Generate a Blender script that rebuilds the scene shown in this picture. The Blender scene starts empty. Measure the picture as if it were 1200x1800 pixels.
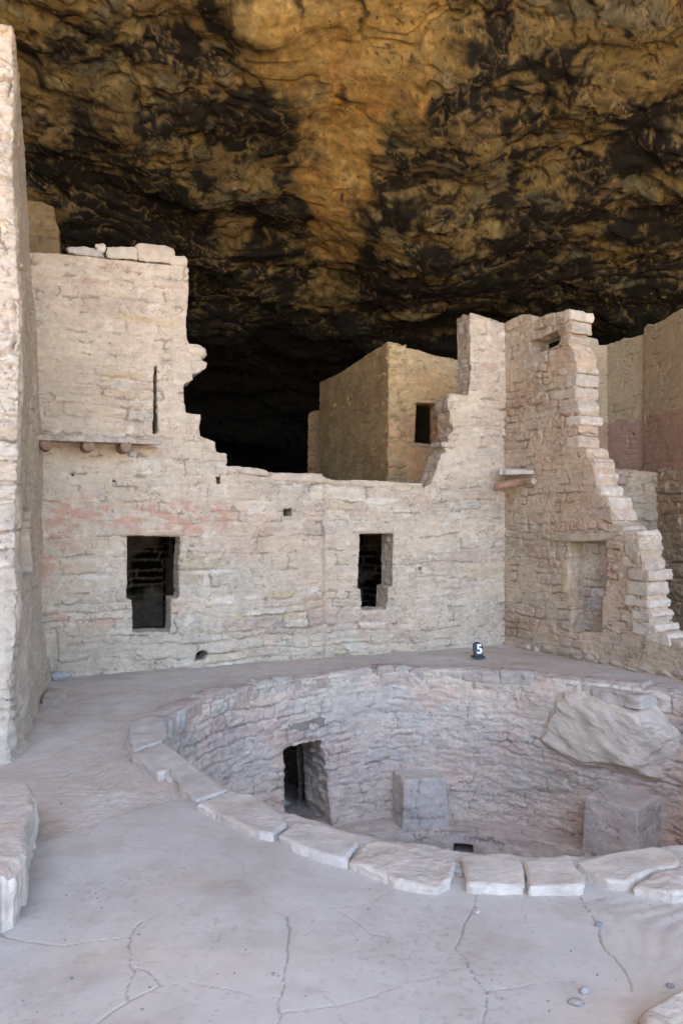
import bpy, bmesh, math, random
import numpy as np
from mathutils import Vector
C = bpy.context.scene
col = C.collection
R = math.radians
random.seed(4)

# ------------------------------------------------------------ camera, world, sun, exposure
EYE = 1.6; F = 1400.0
cd = bpy.data.cameras.new('camera'); cam = bpy.data.objects.new('camera', cd); col.objects.link(cam)
cam.location = (0, 0, EYE); cam.rotation_euler = (R(90), 0, 0)
cd.sensor_fit = 'VERTICAL'; cd.sensor_height = 36; cd.lens = 28; cd.clip_start = 0.05; cd.clip_end = 2000
C.camera = cam
C.view_settings.view_transform = 'Standard'; C.view_settings.look = 'None'
C.view_settings.exposure = 3.12; C.view_settings.gamma = 1
SUN_EL, SUN_AZ = R(70), R(200)
w = bpy.data.worlds.new("World"); C.world = w; w.use_nodes = True
wn = w.node_tree.nodes; wl = w.node_tree.links; wn.clear()
sky = wn.new('ShaderNodeTexSky'); sky.sky_type = 'NISHITA'; sky.sun_disc = False
sky.sun_elevation = SUN_EL; sky.sun_rotation = SUN_AZ; sky.dust_density = 1.5; sky.ozone_density = 0.6
bg = wn.new('ShaderNodeBackground'); bg.inputs['Strength'].default_value = 0.12
wo = wn.new('ShaderNodeOutputWorld'); wl.new(sky.outputs[0], bg.inputs[0]); wl.new(bg.outputs[0], wo.inputs[0])
sl = bpy.data.lights.new('sun', 'SUN'); sl.energy = 3.2; sl.angle = R(0.5); sl.color = (1, .93, .82)
sun = bpy.data.objects.new('sun', sl); col.objects.link(sun)
sd = Vector((math.sin(SUN_AZ)*math.cos(SUN_EL), math.cos(SUN_AZ)*math.cos(SUN_EL), math.sin(SUN_EL)))
sun.rotation_euler = sd.to_track_quat('Z', 'Y').to_euler(); sun.location = (0, -20, 30)

# ------------------------------------------------------------ noise
def _hash(ix, iy, seed):
    h = (ix.astype(np.int64)*374761393 + iy.astype(np.int64)*668265263 + seed*1442695041) & 0xffffffff
    h = ((h ^ (h >> 13))*1274126177) & 0xffffffff
    return ((h ^ (h >> 16)) & 0xffffffff)/4294967296.0
def pn(x, y, seed=0):
    xi = np.floor(x); yi = np.floor(y); fx = x-xi; fy = y-yi
    sx = fx*fx*fx*(fx*(fx*6-15)+10); sy = fy*fy*fy*(fy*(fy*6-15)+10)
    def g(i, j):
        a = _hash(xi+i, yi+j, seed)*2*np.pi
        return np.cos(a)*(fx-i)+np.sin(a)*(fy-j)
    a = g(0, 0)*(1-sx)+g(1, 0)*sx; b = g(0, 1)*(1-sx)+g(1, 1)*sx
    return (a*(1-sy)+b*sy)*1.4
def fbm(x, y, seed=0, o=4, gain=.5):
    s = 0; a = 1.0; f = 1.0
    for k in range(o):
        s = s+a*pn(x*f+k*17.3, y*f-k*9.1, seed+k*7); a *= gain; f *= 2.03
    return s
def ss(a, b, x):
    t = np.clip((x-a)/(b-a), 0, 1); return t*t*(3-2*t)
def mix(a, b, t):
    t = np.asarray(t)
    if t.ndim and np.ndim(a) > t.ndim or (np.ndim(b) > t.ndim) or np.ndim(b) == 1: t = t[..., None]
    return a*(1-t)+b*t
def c3(*v): return np.array(v, float)

# ------------------------------------------------------------ unprojection helpers
def ground_pt(px, py, z=0.0):
    Y = (EYE-z)*F/(py-900.0); return np.array([(px-600)/F*Y, Y])
class Frame:
    """vertical wall plane from a to b (x,y); u along, v = world z, normal points to the left-hand/camera side"""
    def __init__(s, a, b):
        s.a = np.array(a, float); d = np.array(b, float)-s.a; s.L = np.hypot(*d); s.d = d/s.L
        s.n = np.array([s.d[1], -s.d[0]])
    def uv(s, px, py):
        k = (px-600)/F
        # a + u d = (k Y, Y)
        u = (k*s.a[1]-s.a[0])/(s.d[0]-k*s.d[1]); Y = s.a[1]+u*s.d[1]
        return (u, EYE+(900-py)/F*Y)
    def pts(s, u, v, h):
        return np.stack([s.a[0]+u*s.d[0]+h*s.n[0], s.a[1]+u*s.d[1]+h*s.n[1], v+0*h], -1)
class Flat:
    """horizontal plane at height z: u = x, v = y, normal up"""
    def __init__(s, z): s.z = z
    def pts(s, u, v, h): return np.stack([u+0*h, v+0*h, s.z+h], -1)

def sdf(poly, x, y):
    """signed distance, positive inside"""
    P = np.array(poly, float); d2 = np.full(x.shape, 1e9); ins = np.zeros(x.shape, bool)
    for i in range(len(P)):
        a = P[i]; b = P[(i+1) % len(P)]; e = b-a
        wx = x-a[0]; wy = y-a[1]
        t = np.clip((wx*e[0]+wy*e[1])/max(e@e, 1e-12), 0, 1)
        d2 = np.minimum(d2, (wx-t*e[0])**2+(wy-t*e[1])**2)
        c = (a[1] > y) != (b[1] > y)
        with np.errstate(divide='ignore', invalid='ignore'):
            xx = a[0]+(y-a[1])/(b[1]-a[1] if b[1] != a[1] else 1e-12)*e[0]
        ins ^= c & (x < xx)
    return np.where(ins, 1, -1)*np.sqrt(d2)

# ------------------------------------------------------------ materials
MATS = {}
def material(name, bump_scale=60, bump=.25, bd=.006, rough=.93, vary=.12, tint=None, fine=240):
    m = bpy.data.materials.new(name); m.use_nodes = True; n = m.node_tree.nodes; l = m.node_tree.links; n.clear()
    out = n.new('ShaderNodeOutputMaterial'); b = n.new('ShaderNodeBsdfPrincipled'); l.new(b.outputs[0], out.inputs[0])
    b.inputs['Roughness'].default_value = rough; b.inputs['Specular IOR Level'].default_value = .25
    geo = n.new('ShaderNodeNewGeometry')
    at = n.new('ShaderNodeAttribute'); at.attribute_name = 'Col'
    n1 = n.new('ShaderNodeTexNoise'); n1.inputs['Scale'].default_value = bump_scale/4; n1.inputs['Detail'].default_value = 8; n1.inputs['Roughness'].default_value = .65
    n2 = n.new('ShaderNodeTexNoise'); n2.inputs['Scale'].default_value = bump_scale; n2.inputs['Detail'].default_value = 6; n2.inputs['Roughness'].default_value = .7
    for q in (n1, n2): l.new(geo.outputs['Position'], q.inputs['Vector'])
    mr = n.new('ShaderNodeMapRange'); mr.inputs[1].default_value = .3; mr.inputs[2].default_value = .7
    mr.inputs[3].default_value = 1-vary; mr.inputs[4].default_value = 1+vary
    l.new(n1.outputs['Fac'], mr.inputs[0])
    mul = n.new('ShaderNodeVectorMath'); mul.operation = 'SCALE'
    if tint is None: l.new(at.outputs['Color'], mul.inputs[0])
    else: mul.inputs[0].default_value = tint
    l.new(mr.outputs[0], mul.inputs['Scale'])
    # small dark grains and pits
    n3 = n.new('ShaderNodeTexNoise'); n3.inputs['Scale'].default_value = fine; n3.inputs['Detail'].default_value = 3
    l.new(geo.outputs['Position'], n3.inputs['Vector'])
    mr3 = n.new('ShaderNodeMapRange'); mr3.inputs[1].default_value = .3; mr3.inputs[2].default_value = .7
    mr3.inputs[3].default_value = 1-vary*.8; mr3.inputs[4].default_value = 1+vary*.8; l.new(n3.outputs['Fac'], mr3.inputs[0])
    mul2 = n.new('ShaderNodeVectorMath'); mul2.operation = 'SCALE'; l.new(mul.outputs[0], mul2.inputs[0]); l.new(mr3.outputs[0], mul2.inputs['Scale'])
    l.new(mul2.outputs[0], b.inputs['Base Color'])
    ad = n.new('ShaderNodeMath'); ad.operation = 'MULTIPLY_ADD'; l.new(n1.outputs['Fac'], ad.inputs[0]); ad.inputs[1].default_value = 2.5; l.new(n2.outputs['Fac'], ad.inputs[2])
    bp = n.new('ShaderNodeBump'); bp.inputs['Strength'].default_value = bump; bp.inputs['Distance'].default_value = bd
    l.new(ad.outputs[0], bp.inputs['Height']); l.new(bp.outputs[0], b.inputs['Normal'])
    MATS[name] = m; return m
M_WALL = material('sandstone masonry', 55, .55, .010, vary=.16)
M_KIVA = material('kiva masonry', 50, .6, .012, vary=.14)
M_FLOOR = material('plaster floor', 40, .18, .002, vary=.035, fine=160)
M_ROCK = material('sandstone slab', 45, .5, .008, vary=.12)
M_SHADED = material('shade-darkened masonry', 55, .55, .010, vary=.2)  # for inner walls whose colour carries the darkness of the rooms
for _n in M_SHADED.node_tree.nodes:
    if _n.type == 'BSDF_PRINCIPLED': _n.inputs['Specular IOR Level'].default_value = 0
M_CEIL = material('cliff rock', 26, .35, .012, vary=.22, rough=.85, fine=70)
M_WOOD = material('old wood', 70, .5, .006, vary=.25, rough=.8)
M_SIGN = material('dark painted metal', 90, .1, .001, rough=.45, vary=.05, tint=(.035, .045, .065))
M_WHITE = material('white paint', 90, .05, .001, rough=.6, vary=.02, tint=(.85, .87, .9))
M_FAR = material('canyon earth', 4, .5, .05, tint=(.42, .31, .20), vary=.3)

# ------------------------------------------------------------ object helpers
def tag(o, label=None, cat=None, group=None, kind=None):
    if label: o['label'] = label
    if cat: o['category'] = cat
    if group: o['group'] = group
    if kind: o['kind'] = kind
    return o
def empty(name, loc, label, cat, group=None):
    o = bpy.data.objects.new(name, None); col.objects.link(o); o.location = loc; o.empty_display_size = .2
    return tag(o, label, cat, group)
def link(name, me, mat, parent=None, base=None):
    """link a mesh given in world coordinates; base = origin for a top-level mesh"""
    me.materials.append(mat); o = bpy.data.objects.new(name, me); col.objects.link(o)
    if parent:
        o.parent = parent
        p = parent; off = Vector((0, 0, 0))
        while p: off += p.location; p = p.parent
        me.transform(__import__('mathutils').Matrix.Translation(-off))
    elif base is not None:
        me.transform(__import__('mathutils').Matrix.Translation(-Vector(base))); o.location = base
    return o
def raw_mesh(V, Q, cols, smooth=True, tris=None):
    me = bpy.data.meshes.new('m'); V = np.asarray(V, np.float32); Q = np.asarray(Q, np.int32)
    me.vertices.add(len(V)); me.vertices.foreach_set('co', V.ravel())
    k = Q.shape[1]
    me.loops.add(Q.size); me.loops.foreach_set('vertex_index', Q.ravel())
    me.polygons.add(len(Q)); me.polygons.foreach_set('loop_start', np.arange(0, Q.size, k, dtype=np.int32))
    me.polygons.foreach_set('use_smooth', np.full(len(Q), smooth))
    at = me.attributes.new('Col', 'FLOAT_COLOR', 'POINT')
    c = np.ones((len(V), 4), np.float32); c[:, :3] = cols; at.data.foreach_set('color', c.ravel())
    me.update(calc_edges=True); return me

def grid_solid(U, V, mask, front, back=None, layers=6, edge_amp=.012, holes_only=False, seed=1, smooth_it=3, backface=True):
    """U,V vertex param grids (nv,nu); mask (nv-1,nu-1) cells kept. front(u,v)->(pts,cols). back(u,v)->pts"""
    nv, nu = U.shape; idx = np.arange(nv*nu).reshape(nv, nu)
    m = np.zeros((nv+1, nu+1), bool); m[1:-1, 1:-1] = mask
    # horizontal edges (j,i)-(j,i+1): cell below m[j,i+1], above m[j+1,i+1]
    hb = m[:-1, 1:-1]; ha = m[1:, 1:-1]
    vl = m[1:-1, :-1]; vr = m[1:-1, 1:]
    E = []
    a, b = idx[:, :-1], idx[:, 1:]
    s = ha & ~hb; E.append(np.stack([a[s], b[s]], -1))          # bottom edge of cell above : ccw a->b
    s = hb & ~ha; E.append(np.stack([b[s], a[s]], -1))
    a, b = idx[:-1, :], idx[1:, :]
    s = vl & ~vr; E.append(np.stack([a[s], b[s]], -1))          # right edge of the left cell
    s = vr & ~vl; E.append(np.stack([b[s], a[s]], -1))
    E = np.concatenate(E)
    uf = U.ravel().copy(); vf = V.ravel().copy()
    j, i = np.divmod(E, nu)
    outer = ((j[:, 0] == 0) & (j[:, 1] == 0)) | ((j[:, 0] == nv-1) & (j[:, 1] == nv-1)) | ((i[:, 0] == 0) & (i[:, 1] == 0)) | ((i[:, 0] == nu-1) & (i[:, 1] == nu-1))
    for _ in range(smooth_it):
        cnt = np.zeros(nv*nu); su = np.zeros(nv*nu); sv = np.zeros(nv*nu)
        for p, q in ((0, 1), (1, 0)):
            np.add.at(cnt, E[:, p], 1); np.add.at(su, E[:, p], uf[E[:, q]]); np.add.at(sv, E[:, p], vf[E[:, q]])
        k = cnt > 0
        fixed = np.zeros(nv*nu, bool); fixed[idx[0]] = fixed[idx[-1]] = True; fixed[idx[:, 0]] = fixed[idx[:, -1]] = True
        k &= ~fixed
        uf[k] = uf[k]*.5+.5*su[k]/cnt[k]; vf[k] = vf[k]*.5+.5*sv[k]/cnt[k]
    P, Cc = front(uf, vf)
    c00, c10, c11, c01 = idx[:-1, :-1][mask], idx[:-1, 1:][mask], idx[1:, 1:][mask], idx[1:, :-1][mask]
    Q = [np.stack([c00, c10, c11, c01], -1)]
    VV = [P]; CC = [Cc]; n0 = nv*nu
    if back is not None:
        B = back(uf, vf)
        if backface: VV.append(B); CC.append(Cc); Q.append(np.stack([c01, c11, c10, c00], -1)+n0); n0 += nv*nu
        Es = E[~outer] if holes_only else E
        ub, inv = np.unique(Es, return_inverse=True); inv = inv.reshape(Es.shape)
        # in-plane outward normals for the rim
        nx = np.zeros(len(ub)); ny = np.zeros(len(ub))
        du = uf[Es[:, 1]]-uf[Es[:, 0]]; dv = vf[Es[:, 1]]-vf[Es[:, 0]]
        for p in (0, 1): np.add.at(nx, inv[:, p], dv); np.add.at(ny, inv[:, p], -du)
        ln = np.hypot(nx, ny)+1e-9; nx /= ln; ny /= ln
        F0 = P[ub]; B0 = B[ub]; nb = len(ub)
        ur, vr_ = uf[ub], vf[ub]
        T = np.linalg.norm(B0-F0, axis=1)
        for k in range(layers+1):
            t = k/layers
            amp = edge_amp*(fbm(ur*5+vr_*9, T*t*9+3, seed, 4)-.1)*(1 if 0 < k < layers else 0)
            off_u = ur+nx*amp; off_v = vr_+ny*amp
            pk, _ = front(off_u, off_v) if k == 0 else (None, None)
            bk = back(off_u, off_v)
            base = F0*(1-t)+B0*t
            shift = bk-back(ur, vr_)
            VV.append(base+shift); cj = 1+.12*fbm(ur*6, vr_*8+t*5, seed+9, 3)
            CC.append(Cc[ub]*cj[:, None])
        for k in range(layers):
            o1 = n0+k*nb; o2 = n0+(k+1)*nb
            Q.append(np.stack([inv[:, 0]+o1, inv[:, 0]+o2, inv[:, 1]+o2, inv[:, 1]+o1], -1))
    VV = np.concatenate(VV); CC = np.concatenate(CC); Q = np.concatenate(Q)
    used = np.zeros(len(VV), bool); used[Q.ravel()] = True
    re = np.cumsum(used)-1
    return raw_mesh(VV[used], re[Q], np.clip(CC[used], 0, 1))

# ------------------------------------------------------------ masonry
PAL = [c3(.49, .405, .325), c3(.47, .38, .305), c3(.51, .43, .345), c3(.47, .37, .30), c3(.49, .40, .29), c3(.44, .40, .35), c3(.46, .37, .305), c3(.56, .50, .42), c3(.48, .41, .335), c3(.45, .355, .29)]
PAL = [p*.68+c3(.50, .425, .34)*.32 for p in PAL]
def masonry(u, v, seed, ch=(.07, .19), sw=(.15, .8), plaster=.5, relief=1.0, base=c3(.515, .435, .345), pal=PAL, white=.05, crack=1.0, chroma=1.0):
    rg = np.random.RandomState(seed)
    uu = u+.06*fbm(u*2.1, v*3.1, seed+1, 3)+.012*fbm(u*14, v*14, seed+21, 3)
    vv = v+.05*fbm(u*1.1+5, v*1.4, seed+2, 4)+.010*fbm(u*11, v*14, seed+22, 3)
    lo, hi = vv.min()-.1, vv.max()+.2
    ed = [lo]
    while ed[-1] < hi: ed.append(ed[-1]+rg.uniform(*ch))
    ed = np.array(ed); ci = np.clip(np.searchsorted(ed, vv)-1, 0, len(ed)-2)
    dv = np.minimum(vv-ed[ci], ed[ci+1]-vv)
    ul, uh = uu.min()-.3, uu.max()+.7
    du = np.zeros_like(u); sid = np.zeros(u.shape, np.int64); lu = np.zeros_like(u)
    for c in range(len(ed)-1):
        k = ci == c
        e = [ul-rg.uniform(0, .3)]
        big = sw[1]*(1 if ed[c+1]-ed[c] > np.mean(ch) else .7)
        while e[-1] < uh: e.append(e[-1]+sw[0]+(big-sw[0])*rg.rand()**1.6)
        if not k.any(): continue
        e = np.array(e); si = np.clip(np.searchsorted(e, uu[k])-1, 0, len(e)-2)
        du[k] = np.minimum(uu[k]-e[si], e[si+1]-uu[k]); sid[k] = c*997+si
        lu[k] = (uu[k]-.5*(e[si]+e[si+1]))
    r1 = _hash(sid, sid*0+3, seed); r2 = _hash(sid, sid*0+5, seed); r3 = _hash(sid, sid*0+8, seed); r4 = _hash(sid, sid*0+11, seed)
    d = np.minimum(du, dv)
    d = d-np.clip(.02-np.hypot(np.clip(.03-du, 0, 1), np.clip(.03-dv, 0, 1))*-.35, 0, .0)  # soft corners
    dd = .03-np.hypot(np.clip(.03-du, 0, .03), np.clip(.03-dv, 0, .03))
    wob = .006*fbm(u*18, v*18, seed+6, 3)
    prof = ss(-.002, .024, dd+wob*1.3)
    lv = (vv-.5*(ed[ci]+ed[ci+1]))
    stone = .006+.010*r2+(r3-.5)*.10*lv+(r4-.5)*.025*lu+.006*fbm(u*11, v*16, seed+33, 4)+.004*(fbm(u*3, v*22+sid % 7, seed+34, 3))
    h = prof*stone*1.35-.006*(1-prof)
    # plaster smears
    pl = ss(-.25, .35, fbm(u*1.15, v*1.3, seed+40, 5)*1.1+(plaster-.5)*1.4)
    plh = .011+.005*fbm(u*3.1, v*3.6, seed+41, 5)
    h = h*(1-.9*pl)+plh*.9*pl; h = h+.0050*fbm(u*3.2, v*17, seed+45, 5, .6)+.004*np.abs(fbm(u*2.5, v*14, seed+46, 5))
    h = h+.0035*fbm(u*28, v*34, seed+44, 3)
    # open joints and plaster cracks
    jc = (dd < .0075+.004*pn(u*9, v*9, seed+50)) & (fbm(u*3.6, v*3.6, seed+51, 4) > .26)
    n5 = fbm(u*2.3+.3*v, v*1.7, seed+60, 6, .6); n6 = fbm(u*1.7+9, v*2.9, seed+61, 6, .6)
    pc = ((np.abs(n5) < .017) & (pn(u*2.2, v*2.2, seed+62) > -.05)) | ((np.abs(n6-.05) < .017) & (pn(u*1.9, v*1.9, seed+63) > .0))
    h = h*relief+.012*fbm(u*.8, v*.8, seed+70, 3)
    h = np.where(jc, h-.016*crack, h); h = np.where(pc, h-.012*crack, h)
    # colour
    pa = np.array(pal); ix = (r1*len(pa)).astype(int) % len(pa)
    sc = pa[ix]*(.94+.12*r4[:, None])
    mc = base*(1+.10*fbm(u*2, v*2, seed+80, 4)[:, None])
    wgt = prof*(1-.85*pl)
    c = mix(mc, sc, wgt)
    wh = ss(.62, .8, fbm(u*5, v*9, seed+81, 4)+white*3)*.55
    c = mix(c, c3(.62, .57, .49), wh)
    pk = ss(.1, .6, fbm(u*.9, v*1.1, seed+82, 4)); c = mix(c, c*c3(1.02, .94, .91), pk*.8)
    gy = ss(.15, .6, fbm(u*1.1+4, v*1.5, seed+83, 4)); c = mix(c, c*c3(.90, .94, .97), gy*.8)
    c = c*(1+.09*fbm(u*4, v*20, seed+84, 5)+.05*fbm(u*20, v*26, seed+85, 3))[:, None]
    c = np.where((jc | pc)[:, None], c*.66, c)
    g = c.mean(-1, keepdims=True); c = g+(c-g)*chroma
    return h, c

def wall(name, fr, poly, holes=(), T=.3, res=.0095, seed=1, parent=None, mat=None, warp=.008, colfn=None, dispfn=None, layers=8, rnd=.018, edge_amp=.035, px=True, base=None, **kw):
    P = [fr.uv(*p) for p in poly] if px else poly
    H = [[fr.uv(*p) for p in h] if px else h for h in holes]
    A = np.array(P); u0, v0 = A.min(0)-.03; u1, v1 = A.max(0)+.03
    us = np.arange(u0, u1+res, res); vs = np.arange(v0, v1+res, res)
    U, V = np.meshgrid(us, vs)
    cu, cv = (U[:-1, :-1]+res/2).ravel(), (V[:-1, :-1]+res/2).ravel()
    wx = cu+warp*fbm(cu*7, cv*11, seed+90, 3); wy = cv+warp*fbm(cu*6+7, cv*8, seed+91, 3)
    m = sdf(P, wx, wy) > 0
    for h in H: m &= sdf(h, cu+warp*.5*fbm(cu*7, cv*11, seed+90, 3), wy) < 0
    mask = m.reshape(U.shape[0]-1, U.shape[1]-1)
    def front(u, v):
        h, c = masonry(u, v, seed, **kw)
        d = sdf(P, u, v)
        for q in H: d = np.minimum(d, -sdf(q, u, v))
        d = np.clip(d, 0, rnd)
        h = h-rnd*.7*(1-np.sqrt(1-(1-d/rnd)**2))
        if dispfn is not None: h = h+dispfn(u, v)
        if colfn is not None: c = colfn(u, v, c)
        return fr.pts(u, v, h), c
    def back(u, v): return fr.pts(u, v, -T+0*u)
    me = grid_solid(U, V, mask, front, back, layers=layers, edge_amp=edge_amp, seed=seed)
    return link(name, me, mat or M_WALL, parent, base)

def slab(name, poly, z0, z1, seed, parent=None, mat=None, colr=c3(.47, .43, .39), res=.012, rnd=.03, rough=.012, base=None, fr=None, chip=.02, tilt=(0, 0)):
    """rounded irregular stone: outline seen along its normal; z0..z1 along the normal"""
    A = np.array(poly, float); fr = fr or Flat(0); ctr = A.mean(0)
    u0, v0 = A.min(0)-.03; u1, v1 = A.max(0)+.03
    U, V = np.meshgrid(np.arange(u0, u1+res, res), np.arange(v0, v1+res, res))
    cu, cv = (U[:-1, :-1]+res/2).ravel(), (V[:-1, :-1]+res/2).ravel()
    mask = (sdf(poly, cu+chip*fbm(cu*9, cv*9, seed, 4), cv+chip*fbm(cu*9+5, cv*9, seed+1, 4)) > 0).reshape(U.shape[0]-1, -1)
    def front(u, v):
        d = np.clip(sdf(poly, u, v)+chip*.3*fbm(u*9, v*9, seed, 3), 0, rnd)
        h = z1-rnd*(1-np.sqrt(np.clip(1-(1-d/rnd)**2, 0, 1)))+rough*fbm(u*4, v*4, seed+3, 5)+.25*rough*fbm(u*30, v*30, seed+4, 3)
        h = h+tilt[0]*(u-ctr[0])+tilt[1]*(v-ctr[1])
        c = colr*(1+.16*fbm(u*5, v*5, seed+5, 5)+.05*fbm(u*40, v*40, seed+6, 2))[:, None]
        c = mix(c, c*c3(1.03, .96, .91), ss(.1, .6, fbm(u*3, v*3, seed+8, 3))*.7)
        return fr.pts(u, v, h), c
    def back(u, v): return fr.pts(u, v, z0+0*u)
    me = grid_solid(U, V, mask, front, back, layers=max(3, int(abs(z1-z0)/.02)), edge_amp=.014, seed=seed)
    return link(name, me, mat or M_ROCK, parent, base)

def rock(name, loc, size, seed, parent=None, colr=c3(.4, .37, .35), sub=4, cuts=6, mat=None, rot=0, label=None, cat=None, group=None, amp=.12, planes=(), me_only=False):
    bm = bmesh.new(); bmesh.ops.create_icosphere(bm, subdivisions=sub, radius=1)
    V = np.array([v.co[:] for v in bm.verts]); Fc = np.array([[v.index for v in f.verts] for f in bm.faces]); bm.free()
    rg = np.random.RandomState(seed)
    for q in range(cuts):
        n = rg.normal(size=3); n /= np.linalg.norm(n); k = rg.uniform(.6, .85)
        dd = V@n-k; V = V-np.clip(dd, 0, None)[:, None]*n*.9
    for n, k in planes:
        n = np.array(n, float); n /= np.linalg.norm(n); dd = V@n-k; V = V-np.clip(dd, 0, None)[:, None]*n*.95
    nn = fbm(V[:, 0]*2+V[:, 2]*1.3, V[:, 1]*2-V[:, 2]*1.7, seed, 5)
    V = V*(1+amp*nn)[:, None]
    c = colr*(1+.18*fbm(V[:, 0]*3+V[:, 2], V[:, 1]*3+V[:, 2]*2, seed+5, 4))[:, None]
    V = V*np.array(size); ca, sa = math.cos(rot), math.sin(rot)
    V = np.stack([V[:, 0]*ca-V[:, 1]*sa, V[:, 0]*sa+V[:, 1]*ca, V[:, 2]], -1)+np.array(loc)
    me = raw_mesh(V, Fc, np.clip(c, 0, 1))
    o = link(name, me, mat or M_ROCK, parent, None if parent else loc)
    if label: tag(o, label, cat, group)
    return o

def log(name, a, b, r, seed, parent=None, colr=c3(.30, .19, .13), mat=None, base=None):
    """a rough wooden pole from a to b"""
    a = np.array(a, float); b = np.array(b, float); d = b-a; L = np.linalg.norm(d); d /= L
    x = np.cross(d, [0, 0, 1.0]); x /= np.linalg.norm(x)+1e-9; y = np.cross(d, x)
    nr, ns = 28, max(8, int(L/.02))
    V = []; Cc = []
    prof = [(0, .0), (0, .55), (0, .9), (.008, 1)]+[(.02+(L-.04)*k/ns, 1) for k in range(ns+1)]+[(L-.008, 1), (L, .9), (L, .55), (L, 0)]
    th = np.linspace(0, 2*np.pi, nr, endpoint=False)
    for s, f in prof:
        rr = r*f*(1+.10*fbm(np.cos(th)*1.5+5, np.sin(th)*1.5+s*1.2, seed, 3)+.05*pn(th*3, th*0+s*2, seed+1))
        V.append(a+d*s+np.outer(rr*np.cos(th), x)+np.outer(rr*np.sin(th), y))
        Cc.append(colr*(1+.25*fbm(th*4, th*0+s*3, seed+2, 3))[:, None])
    V = np.concatenate(V); Cc = np.concatenate(Cc); n = len(prof)
    j, i = np.meshgrid(np.arange(n-1), np.arange(nr), indexing='ij'); i2 = (i+1) % nr
    Q = np.stack([j*nr+i, (j+1)*nr+i, (j+1)*nr+i2, j*nr+i2], -1).reshape(-1, 4)
    return link(name, raw_mesh(V, Q, np.clip(Cc, 0, 1)), mat or M_WOOD, parent, base)

def box(name, c, s, seed, parent, mat, colr=c3(.4, .35, .3), rot=0, bev=.01, base=None):
    bm = bmesh.new(); bmesh.ops.create_cube(bm, size=1)
    for v in bm.verts: v.co = Vector((v.co.x*s[0], v.co.y*s[1], v.co.z*s[2]))
    bmesh.ops.bevel(bm, geom=bm.edges[:], offset=bev, segments=2, affect='EDGES')
    ca, sa = math.cos(rot), math.sin(rot)
    for v in bm.verts: v.co = Vector((v.co.x*ca-v.co.y*sa+c[0], v.co.x*sa+v.co.y*ca+c[1], v.co.z+c[2]))
    me = bpy.data.meshes.new('b'); bm.to_mesh(me); bm.free()
    at = me.attributes.new('Col', 'FLOAT_COLOR', 'POINT')
    for d in at.data: d.color = (*colr, 1)
    return link(name, me, mat, parent, base)

# ------------------------------------------------------------ kiva geometry constants
KC = np.array([.9, 5.9])
def ring_r(th):  # outer rim radius, th measured from +Y (away from camera) clockwise towards +X
    t = np.mod(th+np.pi, 2*np.pi)-np.pi
    return np.interp(t, np.radians([-180, -140, -125, -100, -90, -60, -40, -10, 20, 40, 60, 90, 120, 150, 180]), [2.46, 2.27, 2.24, 2.45, 2.48, 2.44, 2.40, 2.48, 2.42, 2.40, 2.62, 2.62, 2.5, 2.44, 2.46])
def kp(th, r): return np.stack([KC[0]+r*np.sin(th), KC[1]+r*np.cos(th)], -1)

# ------------------------------------------------------------ SETTING: ground
CR = [  # cracks in the plaster, traced on the photo's floor
 [(0,1638),(60,1655),(115,1662),(170,1655),(228,1648)], [(250,1620),(232,1632),(226,1648),(232,1680),(226,1700),(232,1712),(228,1735),(232,1755)],
 [(228,1704),(255,1708),(270,1716),(283,1730),(268,1742),(232,1755),(190,1782),(155,1805)], [(226,1648),(270,1612),(320,1585),(360,1568),(432,1546)],
 [(283,1730),(350,1726),(400,1742),(450,1750),(487,1752)], [(345,1488),(385,1500),(425,1518),(430,1545),(455,1572),(470,1600),(508,1610)],
 [(508,1610),(506,1645),(500,1690),(500,1720),(490,1755),(484,1800)], [(508,1610),(540,1596),(590,1594),(640,1588),(700,1560)],
 [(487,1778),(540,1776),(590,1770),(640,1752),(700,1735),(760,1716),(815,1702)], [(845,1552),(836,1580),(830,1608),(810,1632),(803,1665),(820,1690),(832,1720),(855,1742),(855,1770),(852,1800)],
 [(1012,1570),(1030,1595),(1048,1625),(1058,1655),(1082,1690),(1100,1715),(1118,1745)], [(215,1468),(222,1490),(205,1512),(190,1520)],
 [(225,1490),(260,1494),(300,1498),(330,1490),(350,1486)], [(560,1740),(590,1768),(610,1800)], [(855,1742),(900,1738),(960,1728),(1010,1722)],
 [(400,1742),(385,1765),(370,1800)], [(600,1360+240),(650,1640),(700,1650)], [(20,1500),(60,1520),(60,1560)], [(920,1555),(915,1600),(935,1640)]]
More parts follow.
